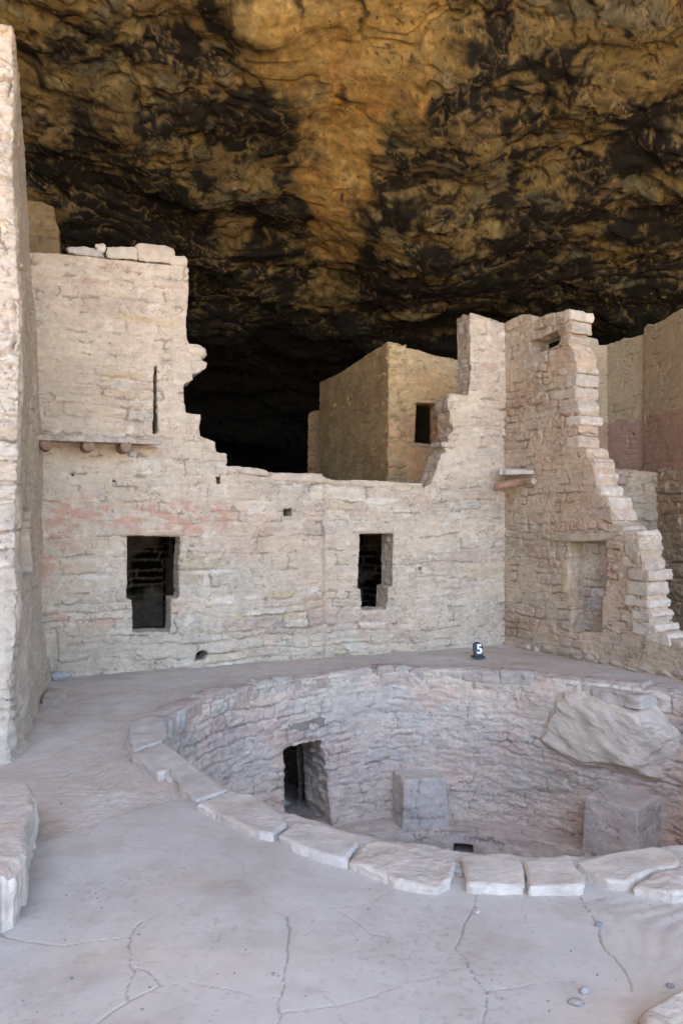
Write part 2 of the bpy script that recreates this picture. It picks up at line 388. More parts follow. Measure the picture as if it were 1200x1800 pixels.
def build_ground():
    dx = .0055
    xs = np.concatenate([[-1500, -400, -100, -30, -12, -7, -4.5, -3.6], np.arange(-3.3, -1.7, .02), np.arange(-1.7, 2.45, dx), np.arange(2.46, 4.2, .03), [4.6, 6, 9, 14, 30, 100, 400, 1500]])
    ys = np.concatenate([[-1500, -400, -100, -40, -20, -12, -8, -5, -3, -1, 1, 2], np.arange(2.3, 4.6, .0065), np.arange(4.61, 10.2, .02), [10.5, 12, 15, 20, 30, 60, 200, 1500]])
    U, V = np.meshgrid(xs, ys)
    cu = .25*(U[:-1, :-1]+U[1:, :-1]+U[:-1, 1:]+U[1:, 1:]); cv = .25*(V[:-1, :-1]+V[1:, :-1]+V[:-1, 1:]+V[1:, 1:])
    d = cu-KC[0]; e = cv-KC[1]; th = np.arctan2(d, e); rr = np.hypot(d, e)
    mask = rr > ring_r(th)-.10
    plz = [ground_pt(*p) for p in [(-200,1420),(60,1478),(110,1472),(165,1455),(180,1442),(250,1425),(300,1412),(345,1410),(480,1468),(640,1500),(800,1540),(1000,1545),(1200,1530),(1500,1500),(1900,2400),(-900,2400)]]
    crk = [[ground_pt(*p) for p in c] for c in CR]
    def front(u, v):
        near = (np.abs(u) < 4.5) & (v > 2) & (v < 10.3)
        h = np.zeros_like(u); c = np.tile(c3(.445, .40, .365), (len(u), 1))
        un, vn = u[near], v[near]
        # smooth plaster apron against rough trodden earth
        s = sdf(plz, un+.05*fbm(un*4, vn*4, 3, 5)+.02*fbm(un*15, vn*15, 5, 3), vn+.04*fbm(un*4+9, vn*4, 4, 5))
        ap = ss(-.012, .012, s)
        hh = .010*fbm(un*.9, vn*.9, 11, 2)+.0006*fbm(un*14, vn*14, 12, 4)
        rg = .007*fbm(un*2.1, vn*2.1, 13, 3)+.0035*fbm(un*16, vn*16, 14, 4)+.004*np.clip(fbm(un*40, vn*40, 15, 2)-.25, 0, 1)*2
        hh = hh+(1-ap)*(rg-.012)
        cc = mix(np.tile(c3(.51, .475, .435), (len(un), 1)), c3(.470, .460, .438), ap)
        # earth crazing
        n5 = fbm(un*2.2, vn*2.2, 16, 6); cz = (np.abs(n5) < .012) & (ap < .3)
        hh = np.where(cz, hh-.006, hh); cc = np.where(cz[:, None], cc*.82, cc)
        n7 = fbm(un*1.1, vn*1.3, 17, 5)
        cc = cc*(1+.08*n7+.05*fbm(un*6, vn*6, 18, 6, .6))[:, None]
        dust = ss(.0, .6, fbm(un*3.1+6, vn*4.2, 26, 6, .62)); cc = mix(cc, cc*c3(.90, .87, .84), dust*.7)
        gr = ss(.35, .5, fbm(un*38, vn*38, 27, 2))*ss(-.1, .5, fbm(un*1.7, vn*1.7, 28, 3)); cc = cc*(1-.16*gr)[:, None]
        cc = mix(cc, cc*c3(1.03, .97, .92), ss(0, .7, fbm(un*.8+3, vn*1.0, 19, 4)+.18*(un-.3)))
        # broom swirl marks in the right foreground
        qx, qy = un-1.75, vn-2.2
        q = np.sin(np.hypot(qx+.15*fbm(un*2, vn*2, 23, 2), qy*.8)*95)*np.exp(-((un-1.35)/.38)**2-((vn-3.0)/.28)**2)
        hh = hh+.0016*q*ap
        # stains and small pits
        pit = ss(.52, .6, fbm(un*22, vn*22, 24, 2))*ap; hh = hh-.0008*pit; cc = cc*(1-.06*pit)[:, None]
        st = ss(.25, .7, fbm(un*1.6+2, vn*2.2, 25, 5)); cc = mix(cc, cc*c3(.93, .90, .88), st)
        wg = .016*fbm(un*7, vn*7, 21, 5, .42); wg2 = .016*fbm(un*7+8, vn*7, 22, 5, .42)
        for ci, line in enumerate(crk):
            L = np.array(line); lo = L.min(0)-.1; hi = L.max(0)+.1
            k = np.where((un > lo[0]) & (un < hi[0]) & (vn > lo[1]) & (vn < hi[1]))[0]
            if not len(k): continue
            x = un[k]+wg[k]; y = vn[k]+wg2[k]; dmin = np.full(len(k), 9.)
            for a, b in zip(L[:-1], L[1:]):
                e_ = b-a; t = np.clip(((x-a[0])*e_[0]+(y-a[1])*e_[1])/(e_@e_+1e-12), 0, 1)
                dmin = np.minimum(dmin, np.hypot(x-a[0]-t*e_[0], y-a[1]-t*e_[1]))
            wd = .0023*(1+.5*pn(x*6, y*6, 31+ci))*(1 if ci in (0, 1, 2, 6, 9, 10) else .62)*(.75+.5*ss(-.3, .3, pn(x*2, y*2, 77+ci)))
            g = 1-ss(wd*.5, wd*1.4, dmin)
            fd = 1 if ci in (0, 1, 2, 6, 9, 10) else .5; hh[k] -= .006*g*fd; cc[k] *= (1-.36*g*fd)[:, None]
            
        # dust banked against walls
        h[near] = hh; c[near] = cc
        far = v < 1.0
        c[far] = c3(.50, .38, .26)
        return np.stack([u, v, h], -1), c
    me = grid_solid(U, V, mask, front, None)
    o = link('ground', me, M_FLOOR); tag(o, kind='structure')
build_ground()

# ------------------------------------------------------------ SETTING: cliff alcove
def build_cliff():
    xs = np.concatenate([np.arange(-14, -6.2, .3), np.arange(-6.2, 7.2, .021), np.arange(7.2, 22, .35)])
    ys = np.concatenate([np.arange(-3.2, 8.4, .2), np.arange(8.4, 16.5, .0185), np.arange(16.5, 19.5, .05), np.arange(19.5, 27, .25)])
    U, V = np.meshgrid(xs, ys)
    Yk = [-6, -2, 2, 6, 8, 9, 10, 11, 12, 13, 15, 17, 20, 23, 27]
    Zk = [11.4, 11.1, 10.4, 9.1, 8.2, 7.65, 7.1, 6.6, 6.1, 5.65, 4.95, 4.3, 3.3, 1.5, -2.5]
    def front(u, v):
        z = np.interp(v+.5*fbm(u*.25, v*.25, 200, 2), Yk, Zk)
        z = z-.55*np.clip(-6.3-u, 0, 9)**1.6-.30*np.clip(u-12.5, 0, 9)**1.7
        # layered exfoliation
        wu = u+.5*fbm(u*.5, v*.5, 201, 3); wv = v+.28*fbm(u*.4+9, v*.5, 202, 2)
        a = fbm(wu*.36, wv*.70, 203, 4, .45)*4.0; fl = np.floor(a); fr_ = a-fl
        ter = fl+ss(.60, 1.0, fr_)
        b = fbm(wu*1.2, wv*2.2, 204, 3, .45)*3.2; flb = np.floor(b); terb = flb+ss(.45, 1.0, b-flb)
        smooth = np.exp(-((u+.05)/1.0)**4)*(1-ss(11.8, 14, v))      # the washed central band is smoother
        d = .06*ter*(1-.5*smooth)+.014*terb*(1-.5*smooth)+.25*fbm(u*.35, v*.5, 205, 3)+.014*fbm(u*3, v*3.4, 206, 4, .45)*(1-.5*smooth)
        f3 = fbm(wu*4, wv*12, 207, 3)*2.5; fl3 = np.floor(f3); d = d+.0015*(fl3+ss(.6, 1, f3-fl3))*(1-.7*smooth)
        rid = np.abs(fbm(wu*2.2, wv*3.6, 208, 5)); d = d-.009*np.exp(-rid*14)*(1-.8*smooth)
        # pocks
        pk = ss(.30, .6, fbm(u*2.0, v*2.8, 209, 4)); d = d+.06*pk*(1-.9*smooth)
        z = z+d
        # colour
        wx = u+.20*fbm(u*1.6, v*1.6, 220, 4, .5); wy = v+.14*fbm(u*1.3+4, v*1.8, 221, 3, .42)
        cen = np.interp(wy, [8, 9, 10.5, 11.5, 13, 15], [.0, .0, .18, -.12, -.18, -.18])
        hw = np.interp(wy, [8, 9, 10.2, 11.2, 12, 13.5, 15, 17], [1.25, 1.15, .85, .48, .34, .12, -.4, -.7])
        streak = ss(-.34, .30, hw-np.abs(wx-cen)+.35*fbm(wx*2.2, wy*1.6, 248, 5, .6))
        bias = np.interp(v, [8, 9.2, 10.5, 12, 14, 15, 16.5], [-.38, -.28, .0, .22, .42, .9, 1.6])  # blacker towards the back: soot plus the cave's deep shade painted in
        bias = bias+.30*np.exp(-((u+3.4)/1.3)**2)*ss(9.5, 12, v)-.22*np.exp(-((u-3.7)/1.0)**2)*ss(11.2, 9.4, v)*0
        soot_shade = fbm(wx*.85, wy*1.6, 222, 6, .6)*.85+bias+.5*fbm(wx*3.4, wy*7, 223, 5, .6)
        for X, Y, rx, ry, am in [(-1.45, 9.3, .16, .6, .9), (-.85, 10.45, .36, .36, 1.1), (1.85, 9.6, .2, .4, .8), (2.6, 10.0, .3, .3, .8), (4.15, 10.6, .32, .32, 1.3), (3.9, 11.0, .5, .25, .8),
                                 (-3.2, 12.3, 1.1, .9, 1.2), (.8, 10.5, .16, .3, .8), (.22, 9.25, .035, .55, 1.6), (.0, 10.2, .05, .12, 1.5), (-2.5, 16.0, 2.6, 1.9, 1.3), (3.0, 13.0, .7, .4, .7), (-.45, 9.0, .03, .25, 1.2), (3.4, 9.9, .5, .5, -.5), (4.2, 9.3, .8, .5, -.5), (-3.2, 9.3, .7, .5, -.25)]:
            soot_shade = soot_shade+am*np.exp(-(((wx-X)/rx)**2+((wy-Y)/ry)**2)**1.3)  # black patches: soot, and the shadow of the left cavity put in as colour
        zz = z+.1*fbm(u*2, v*2, 260, 3); soot_shade = soot_shade+.26*fbm(wx*5, wy*8, 234, 4, .55)+.26*fbm(wx*5, zz*11, 244, 4, .55); s = ss(-.20, .42, soot_shade+.06)*(1-.95*streak)
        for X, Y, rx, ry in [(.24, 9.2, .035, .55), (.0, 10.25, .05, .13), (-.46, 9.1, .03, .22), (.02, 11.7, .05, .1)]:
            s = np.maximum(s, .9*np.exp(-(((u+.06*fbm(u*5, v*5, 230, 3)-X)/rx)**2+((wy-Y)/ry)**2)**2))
        och = np.tile(c3(.33, .215, .078), (len(u), 1))
        t = fbm(wx*1.1, wy*1.3, 224, 6, .6)
        och = mix(och, c3(.24, .155, .062), ss(-.1, .5, t)*(1-.55*streak))
        och = mix(och, c3(.40, .30, .15), ss(.0, .55, fbm(wx*2.1, wy*3, 225, 5))*.6)
        och = mix(och, c3(.38, .19, .055), ss(0, .5, fbm(wx*3.2, wy*1.0, 226, 5))*.7*streak)
        och = mix(och, c3(.19, .165, .11), ss(.15, .6, fbm(wx*1.5+7, wy*2.1, 227, 6, .6))*(1-streak)*.85)
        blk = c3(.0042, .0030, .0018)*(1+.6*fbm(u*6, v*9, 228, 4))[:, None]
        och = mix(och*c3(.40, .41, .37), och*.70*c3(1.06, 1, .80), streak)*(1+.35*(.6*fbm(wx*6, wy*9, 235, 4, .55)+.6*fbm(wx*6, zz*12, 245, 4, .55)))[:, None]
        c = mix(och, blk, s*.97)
        # freshly flaked lighter edges show through the soot and painted shade
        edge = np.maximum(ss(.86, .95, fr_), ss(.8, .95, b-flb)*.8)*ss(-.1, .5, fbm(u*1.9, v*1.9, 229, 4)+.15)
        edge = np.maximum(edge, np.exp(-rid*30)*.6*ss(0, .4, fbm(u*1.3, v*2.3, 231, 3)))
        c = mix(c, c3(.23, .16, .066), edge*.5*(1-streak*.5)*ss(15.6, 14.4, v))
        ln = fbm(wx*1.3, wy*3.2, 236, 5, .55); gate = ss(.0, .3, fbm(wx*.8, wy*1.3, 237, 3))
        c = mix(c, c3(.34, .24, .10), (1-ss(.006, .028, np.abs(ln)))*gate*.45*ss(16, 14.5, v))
        ln2 = fbm(wx*1.7+5, wy*3.6, 238, 5, .55); c = mix(c, blk, (1-ss(.008, .03, np.abs(ln2-.05)))*ss(-.1, .2, fbm(wx, wy*1.3, 239, 3))*.75)
        sp = .65*fbm(u*19, v*24, 242, 3)+.65*fbm(u*19, z*24, 246, 3); c = c*(1+.18*fbm(u*9, v*13, 232, 5, .65)+.18*fbm(u*9, z*14, 247, 5, .65)+.30*np.clip(sp, -.7, .9))[:, None]
        c = mix(c, blk, ss(.45, .62, sp+.25*fbm(u*2, v*3, 243, 3)-.25*streak)*.8)
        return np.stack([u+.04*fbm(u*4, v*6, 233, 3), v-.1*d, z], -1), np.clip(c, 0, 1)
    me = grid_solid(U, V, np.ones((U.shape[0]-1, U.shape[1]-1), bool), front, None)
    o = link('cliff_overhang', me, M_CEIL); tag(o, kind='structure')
    # the cliff face and mesa top above the lip
    xs = np.arange(-40, 50, .8); ss_ = np.arange(0, 60, .8)
    U, V = np.meshgrid(xs, ss_)
    def ftop(u, s):
        z = np.where(s < 16, 11.2+s, 27.2); y = np.where(s < 16, -3.2-.1*s, -4.8+(s-16)*1.1)
        n = .8*fbm(u*.15, s*.3, 240, 4)
        n = n*ss(0, 2, s)
        return np.stack([u, y+n, z+.2*n], -1), np.tile(c3(.42, .30, .17), (len(u), 1))*(1+.2*fbm(u*.3, s, 241, 4))[:, None]
    me = grid_solid(U, V, np.ones((U.shape[0]-1, U.shape[1]-1), bool), ftop, None)
    o2 = link('cliff_face', me, M_CEIL); tag(o2, kind='structure')
build_cliff()
def build_sky_blocker():   # unseen cliff wing added behind the viewer's left to block sky light
    U, V = np.meshgrid(np.arange(-16, 9, .25), np.arange(-.3, 14, .25))
    def f(y, z):
        n = .8*fbm(y*.25, z*.35, 250, 5)+.12*np.floor(fbm(y*.5, z*1.4, 251, 4)*4)
        x = -9.0-.10*(y+5)-.02*z+n-.6*ss(8, 12, z)*0
        return np.stack([x, y, z], -1), np.tile(c3(.36, .26, .16), (len(y), 1))*(1+.25*fbm(y*.8, z*1.5, 252, 5))[:, None]
    o = link('sky_blocker', grid_solid(U, V, np.ones((U.shape[0]-1, U.shape[1]-1), bool), f, lambda y, z: np.stack([-14+0*y, y, z], -1), layers=4), M_CEIL); tag(o, kind='structure')
build_sky_blocker()

# ------------------------------------------------------------ kiva
kiva = empty('kiva', (KC[0], KC[1], -2.3), 'round sunken stone kiva pit with a rim of flat stones set into the plaza floor', 'kiva')
PK = [c3(.46, .40, .37), c3(.44, .37, .34), c3(.48, .42, .39), c3(.45, .38, .35), c3(.42, .39, .38), c3(.49, .44, .41), c3(.44, .35, .32)]
def build_kiva():
    zt, zb = -.02, -1.50; rt = 2.30
    t0, t1 = -math.pi, math.pi; res = .011
    su = np.concatenate([np.arange(-math.pi, -2.2, .05), np.arange(-2.2, 1.9, res/2.35), np.arange(1.9, math.pi+.001, .05)])
    U, V = np.meshgrid(su*2.35, np.arange(zb-.03, zt+.001, res))
    cu = .5*(U[:-1, :-1]+U[:-1, 1:]); cv = .5*(V[:-1, :-1]+V[1:, :-1])
    # doorway outline in (arc length, z), traced on the far wall
    def to_arc(px, py):
        k = (px-600)/F; best = None
        for t in np.linspace(-1.2, 1.2, 4000):
            p = kp(t, 2.29)
            if best is None or abs(p[0]/p[1]-k) < best[0]: best = (abs(p[0]/p[1]-k), t, p[1])
        return (best[1]*2.35, EYE+(900-py)/F*best[2])
    door = [to_arc(*p) for p in [(490, 1315), (520, 1304), (562, 1298), (571, 1350), (573, 1410), (576, 1475), (495, 1475), (488, 1410), (487, 1350)]]
    dw = [(a, max(b, zb-.1)) for a, b in door]
    mask = sdf(dw, cu.ravel()+.01*fbm(cu.ravel()*9, cv.ravel()*9, 70, 3), cv.ravel()+.008*fbm(cu.ravel()*9, cv.ravel()*9, 71, 3)).reshape(cu.shape) < 0
    def place(u, v, h):
        th = u/2.35; r = ring_r(th)-.14-.10*(zt-v)/1.5*1.0-h
        return np.concatenate([kp(th, r), v[:, None]], -1)
    def front(u, v):
        h, c = masonry(u, v, 300, ch=(.08, .17), sw=(.16, .55), plaster=.74, relief=1.45, base=c3(.64, .545, .455), pal=[p*c3(1.24, 1.18, 1.11) for p in PK], white=.10, crack=.45)
        h = h+.03*fbm(u*2.0, v*3.5, 301, 4)+.016*np.abs(fbm(u*3.5+v, v*11, 302, 5))
        ub = .765*2.35; h = h+.15*np.exp(-((u-ub)/.72)**2-((v+.62)/.45)**2)
        r = ss(.1, .6, fbm(u*1.3, v*2.0, 303, 4)+.25*ss(-.8, -1.5, v)); c = mix(c, c*c3(1.0, .90, .88), r*.7)
        d = np.clip(-sdf(dw, u, v), 0, .03); h = h-.02*(1-d/.03)
        return place(u, v, h), c
    def back(u, v):
        th = u/2.35; return np.concatenate([kp(th, ring_r(th)+.36+0*u), v[:, None]], -1)
    me = grid_solid(U, V, mask, front, back, layers=18, edge_amp=.03, holes_only=True, seed=305, backface=False)
    link('wall', me, M_KIVA, kiva)
    # dark chamber at the end of the passage
    A = np.array(dw); tc = A[:, 0].mean()/2.35; cc_ = kp(tc, 3.35)
    ax = math.atan2(*(KC-cc_))
    U2, V2 = np.meshgrid(np.linspace(ax+.50, ax+2*math.pi-.50, 90), np.concatenate([[zb-.15], np.linspace(zb, -.35, 50)]))
    def fend(u, v):
        h, c = masonry(u*.6, v, 306, relief=2)
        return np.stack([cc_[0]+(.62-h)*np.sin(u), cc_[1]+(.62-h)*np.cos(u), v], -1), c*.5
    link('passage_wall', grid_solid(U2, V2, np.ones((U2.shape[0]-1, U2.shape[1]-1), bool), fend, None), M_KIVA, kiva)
    disc = [tuple(cc_+1.15*np.array([math.sin(q), math.cos(q)])) for q in np.linspace(0, 6.1, 20)]
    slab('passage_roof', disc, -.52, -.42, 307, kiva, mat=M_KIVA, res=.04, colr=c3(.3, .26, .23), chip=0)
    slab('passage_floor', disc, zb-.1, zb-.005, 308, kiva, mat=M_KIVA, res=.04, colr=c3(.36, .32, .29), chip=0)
    for k in range(8):
        t = (A[:, 0].mean()+random.uniform(-.2, .1))/2.35; p = kp(t, 2.5+random.uniform(0, .4))
        rock('rubble', (p[0], p[1], zb+.03+random.uniform(0, .04)), (random.uniform(.05, .10), random.uniform(.05, .08), .05), 310+k, kiva, c3(.36, .31, .29), sub=3)
    # bench: top and riser, one sheet turning down at the lip
    lip = 1.88
    su = np.arange(-math.pi, math.pi+.001, .007)
    tt = np.concatenate([np.arange(0, .56, .013), .56+np.arange(.0, .86, .014)])
    U3, V3 = np.meshgrid(su, tt)
    cut = .56
    vent_p = (814-600)/F
    th_v = min(np.linspace(-.5, .5, 4000), key=lambda t: abs(kp(t, lip)[0]/kp(t, lip)[1]-vent_p)); Yv = kp(th_v, lip)[1]
    cz1, cz0 = EYE+(900-1483)/F*Yv, EYE+(900-1506)/F*Yv; ch = 17.5/F*Yv/lip
    cu = .5*(U3[:-1, :-1]+U3[:-1, 1:]); cv = .5*(V3[:-1, :-1]+V3[1:, :-1]); zc = -1.5-(cv-cut)
    maskb = ~((np.abs(cu-th_v) < ch) & (cv > cut) & (zc < cz1) & (zc > cz0))
    def fb(u, t):
        n = .012*fbm(u*5, t*5, 320, 5)+.004*fbm(u*30, t*14, 321, 3)
        k = t <= cut
        e = np.clip(np.abs(t-cut), 0, .05)/.05; rd = .025*(1-np.sqrt(1-(1-e)**2))
        r = np.where(k, lip+(cut-t), lip-0*t)+np.where(k, 0, rd-n*1.6)
        z = np.where(k, -1.5-rd+n, -1.5-(t-cut))
        hm, cm = masonry(u*1.9, t, 322, ch=(.08, .16), sw=(.2, .5), plaster=.95, relief=1, base=c3(.58, .52, .455), pal=PK)
        r = r-np.where(k, 0, hm*.8)
        c = cm*(1+.1*fbm(u*4, t*4, 323, 4))[:, None]
        return np.concatenate([kp(u, r), z[:, None]], -1), c
    def bb(u, t):
        r = lip+.45+0*t; z = np.where(t <= cut, -1.5, -1.5-(t-cut)); return np.concatenate([kp(u, r), z[:, None]], -1)
    me = grid_solid(U3, V3, maskb, fb, bb, layers=8, edge_amp=.01, holes_only=True, seed=324, backface=False)
    link('bench', me, M_KIVA, kiva)
    # pit floor
    U4, V4 = np.meshgrid(np.arange(0, 2.0, .05), np.linspace(-math.pi, math.pi, 120))
    def ff(r, t): return np.concatenate([kp(t, r), (-2.30+.01*fbm(r*3*np.cos(t), r*3*np.sin(t), 330, 4))[:, None]], -1), np.tile(c3(.42, .37, .33), (len(r), 1))
    link('floor', grid_solid(U4, V4, np.ones((U4.shape[0]-1, U4.shape[1]-1), bool), ff, None), M_KIVA, kiva)
    # pilasters standing on the bench
    def pilaster(th, r0, r1, wd, h, seed, dth=0):
        c = kp(th, (r0+r1)/2); t = th+dth; er = np.array([math.sin(t), math.cos(t)]); et = np.array([math.cos(t), -math.sin(t)]); L = (r1-r0)/2
        bm = bmesh.new(); bmesh.ops.create_cube(bm, size=2); bmesh.ops.subdivide_edges(bm, edges=bm.edges[:], cuts=34, use_grid_fill=True)
        V = np.array([v.co[:] for v in bm.verts]); Fq = np.array([[v.index for v in f.verts] for f in bm.faces]); bm.free()
        S = np.array([wd/2, L, h/2]); q = V*S
        # rounded edges
        inn = np.clip(q, -(S-.02), S-.02); dlt = q-inn; ln = np.linalg.norm(dlt, axis=1, keepdims=True); q = np.where(ln > .02, inn+dlt/np.maximum(ln, 1e-6)*.02, q)
        a = q[:, 0]+q[:, 1]; nrm = V/np.linalg.norm(V, axis=1, keepdims=True)
        hm, cm = masonry(a*1.0+seed, q[:, 2], seed, ch=(.07, .14), sw=(.15, .35), plaster=.95, relief=.8, crack=.4, base=c3(.64, .59, .53), pal=PK)
        sidef = (1-np.abs(nrm[:, 2])**6); q = q+nrm*(hm*sidef+.007*fbm(q[:, 0]*7+q[:, 2]*5, q[:, 1]*7-q[:, 2]*6, seed+3, 4))[:, None]
        q[:, :2] *= (1-.10*(q[:, 2:3]/h))
        P = np.stack([c[0]+q[:, 0]*et[0]+q[:, 1]*er[0], c[1]+q[:, 0]*et[1]+q[:, 1]*er[1], -1.53+h/2+q[:, 2]], -1)
        o = link('pilaster', raw_mesh(P, Fq, np.clip(cm, 0, 1)), M_KIVA, kiva); return o
    pilaster(th_v-.215, 1.92, 2.42, .45, .50, 340, dth=-.17)
    pilaster(.905, 1.82, 2.45, .50, .57, 341, dth=-.12)
    pilaster(-1.35, 1.85, 2.4, .46, .50, 342)
    pilaster(2.4, 1.85, 2.4, .46, .50, 343)
    pilaster(-2.6, 1.85, 2.4, .46, .50, 344)
    # great boulder bulging through the wall
    tb = .765; p = kp(tb, 2.38)
    b = rock('boulder', (p[0]-.02, p[1]-.02, -.50), (.74, .46, .47), 350, kiva, c3(.60, .515, .425), sub=7, cuts=0, amp=.075, rot=-tb,
             planes=[((0, -1, .10), .70), ((-.5, -1, -1.1), .84), ((.25, -.7, -1), .78), ((.1, -.3, 1), .82), ((-1, -.6, .3), .86), ((.9, -.7, -.1), .82)])
    b['label'] = 'big smooth tan boulder bulging out of the kiva wall'
    er = np.array([math.sin(tb+.06), math.cos(tb+.06)]); et = np.array([er[1], -er[0]])
    def loc(a, d): q = kp(tb+.06, 2.24-d)+et*a; return (q[0], q[1])
    slab('rim_stone', [loc(-.32, .06), loc(.30, .10), loc(.36, -.2), loc(-.34, -.2)], -.17, -.055, 352, kiva, colr=c3(.47, .42, .37), rnd=.02)
    # rim: flat stones along the near edge, outlines on the floor plane
    S = [[(226,1296),(228,1274),(262,1256),(288,1262),(294,1288),(286,1303),(236,1318)], [(233,1323),(288,1304),(332,1338),(300,1352),(277,1358)],
         [(300,1354),(333,1339),(366,1362),(402,1388),(346,1408),(322,1386)], [(346,1412),(404,1390),(445,1396),(498,1432),(505,1447),(481,1466),(455,1462),(395,1436)],
         [(487,1468),(516,1443),(560,1448),(624,1465),(631,1479),(608,1510),(545,1494)], [(612,1512),(642,1477),(668,1476),(788,1499),(800,1512),(794,1542),(768,1557),(700,1546)],
         [(810,1502),(832,1498),(914,1511),(919,1518),(922,1556),(820,1552)], [(920,1512),(985,1503),(1002,1509),(1030,1546),(1027,1555),(930,1557)],
         [(1012,1514),(1062,1500),(1150,1486),(1180,1494),(1196,1514),(1188,1524),(1140,1530),(1102,1550),(1062,1547)], [(1108,1556),(1145,1533),(1205,1520),(1262,1518),(1250,1560),(1180,1572)]]
    cols = [c3(.50, .475, .445)]*5+[c3(.50, .46, .415), c3(.52, .485, .44), c3(.51, .465, .42), c3(.51, .475, .425), c3(.50, .46, .42)]
    for k, s in enumerate(S):
        zt_ = .042
        slab('rim_stone', [ground_pt(x, y, zt_) for x, y in s], -.13, zt_, 360+k, kiva, colr=cols[k], res=.009, rnd=.014, rough=.012 if k in (5, 9) else .005, chip=.006)
    tq = np.linspace(1.75, 2*math.pi-1.30, 70)
    ring = [tuple(kp(q, ring_r(q)-.03)) for q in tq]+[tuple(kp(q, ring_r(q)-.235)) for q in tq[::-1]]
    slab('rim_mortar', ring, -.14, .014, 378, kiva, colr=c3(.46, .43, .40), res=.011, rnd=.02, rough=.012, chip=.02)
    tq = np.linspace(-1.42, 1.92, 70)
    ring = [tuple(kp(q, ring_r(q)+.03)) for q in tq]+[tuple(kp(q, ring_r(q)-.13)) for q in tq[::-1]]
    slab('rim_mortar', ring, -.14, -.008, 379, kiva, colr=c3(.50, .46, .42), res=.012, rnd=.02, rough=.012, chip=.02)
    rg = random.Random(9); t = -1.40
    while t < 1.9:
        L = rg.uniform(.16, .52)/2.35; t2 = t+L
        n = max(3, int(L/.05)); rin = rg.uniform(-.175, -.145); rout = rg.uniform(.0, .06)
        a = [tuple(kp(q, ring_r(q)+rout)) for q in np.linspace(t+.006, t2-.006, n)]; c_ = [tuple(kp(q, ring_r(q)+rin)) for q in np.linspace(t2-.006, t+.006, n)]
        zz = rg.uniform(-.012, .022)
        slab('rim_stone', a+c_, -.13, zz, 380+int(t*100), kiva, colr=rg.choice([c3(.45, .39, .35), c3(.47, .42, .38), c3(.43, .35, .31)]), res=.012, rnd=.035, rough=.014, chip=.016, mat=M_KIVA)
        t = t2
build_kiva()

# ------------------------------------------------------------ front house
FW = Frame((-2.98, 7.7), (1.98, 9.7))
house = empty('ruined_house', (-.5, 8.7, 0), 'ruined two storey sandstone house with two T-shaped doorways behind the kiva', 'house')
RED = [fr for fr in ()]
def front_col(u, v, c):
    def blob(px, py, rx, ry, q=1.0, s=1):
        uu, vv = FW.uv(px, py); k = 8.5/F
        return q*np.exp(-(((u-uu)/(rx*k))**2+((v-vv)/(ry*k))**2))
    r = 0
    for b in [(200, 905, 90, 18), (130, 895, 40, 14), (290, 908, 90, 18), (100, 960, 30, 60), (70, 1010, 12, 50, .8), (360, 900, 60, 22), (160, 1095, 60, 12, .8), (300, 935, 60, 8, 1.2), (100, 1090, 30, 12, .9), (620, 905, 70, 14, .4)]:
        r = r+blob(*b)
    r = r*ss(.0, .45, fbm(u*5, v*11, 410, 5, .6)+.18)
    c = mix(c, c3(.47, .275, .20), np.clip(r, 0, 1)*.75)
    # smooth mud plaster panel low on the left and on the upper storey
    m = blob(150, 1145, 70, 45)+blob(130, 690, 60, 70)
    c = mix(c, c3(.46, .39, .31), ss(.3, .7, m)*.75)
    wh = 0
    for b in [(760, 0, 1, 1, 0), (385, 1055, 14, 6), (403, 1056, 10, 7), (440, 1050, 14, 4), (550, 1037, 14, 9), (165, 1014, 30, 6), (400, 1172, 40, 10), (665, 880, 45, 8), (712, 903, 12, 10), (375, 1005, 60, 5, .8), (75, 942, 12, 5), (655, 1096, 40, 3), (880, 590, 8, 7)]:
        wh = wh+blob(*b)
    c = mix(c, c3(.62, .57, .51), ss(.35, .75, wh)*.8)
    oc = 0
    for b in [(495, 1045, 42, 7), (605, 985, 12, 8), (420, 1085, 20, 6), (510, 1085, 30, 7), (215, 660, 40, 8), (235, 560, 38, 8), (300, 572, 25, 7)]:
        oc = oc+blob(*b)
    c = mix(c, c3(.49, .39, .25), ss(.35, .75, oc)*.8)
    pu = blob(857, 643, 22, 8)+blob(160, 495, 28, 5)+blob(300, 505, 40, 5, .8)+blob(430, 895, 60, 30, .35)
    c = mix(c, c3(.45, .31, .24), ss(.3, .75, pu)*.6)
    return c
def seam(u, v):   # vertical building joint near the middle and gentle unevenness
    uu, _ = FW.uv(569, 960); x = u-uu-.012*fbm(u*0+3, v*4, 411, 4)
    s = -.034*np.exp(-(x/.010)**2)*ss(-.6, -.1, fbm(u*0, v*3, 413, 3))*(v < 2.05)
    u2, _ = FW.uv(95, 1150); s = s-.03*np.exp(-((u-u2-.03*np.sin(v*6))/.012)**2)*(v < .45)
    # corner plaster fillet on the lower left
    s = s+.03*np.exp(-(u/.35)**2)
    return s+.012*fbm(u*1.4, v*1.1, 412, 3)
fo = [(20,1240),(20,446),(58,445),(118,449),(186,455),(240,460),(300,466),(330,468),(331,511),(327,575),(330,604),(352,607),(361,615),(361,627),(352,630),(362,636),(361,646),(350,655),(338,657),(338,668),(323,676),(323,699),(326,726),(352,729),(350,766),(366,773),(377,777),(379,795),(397,798),(399,812),(397,819),
      (430,821),(466,827),(472,831),(520,832),(568,833),(572,841),(611,846),(660,848),(740,850),(743,858),(756,849),(767,825),(774,800),(785,793),(779,785),(780,779),(787,777),(786,767),(797,757),(791,740),(790,727),(785,713),(786,697),(795,692),(822,696),(827,662),(825,549),(889,569),(900,575),(905,1225),(500,1240)]
tdl = [(224,941),(309,942),(306,990),(305,1052),(292,1054),(290,1110),(233,1112),(232,1054),(222,1051),(223,990)]
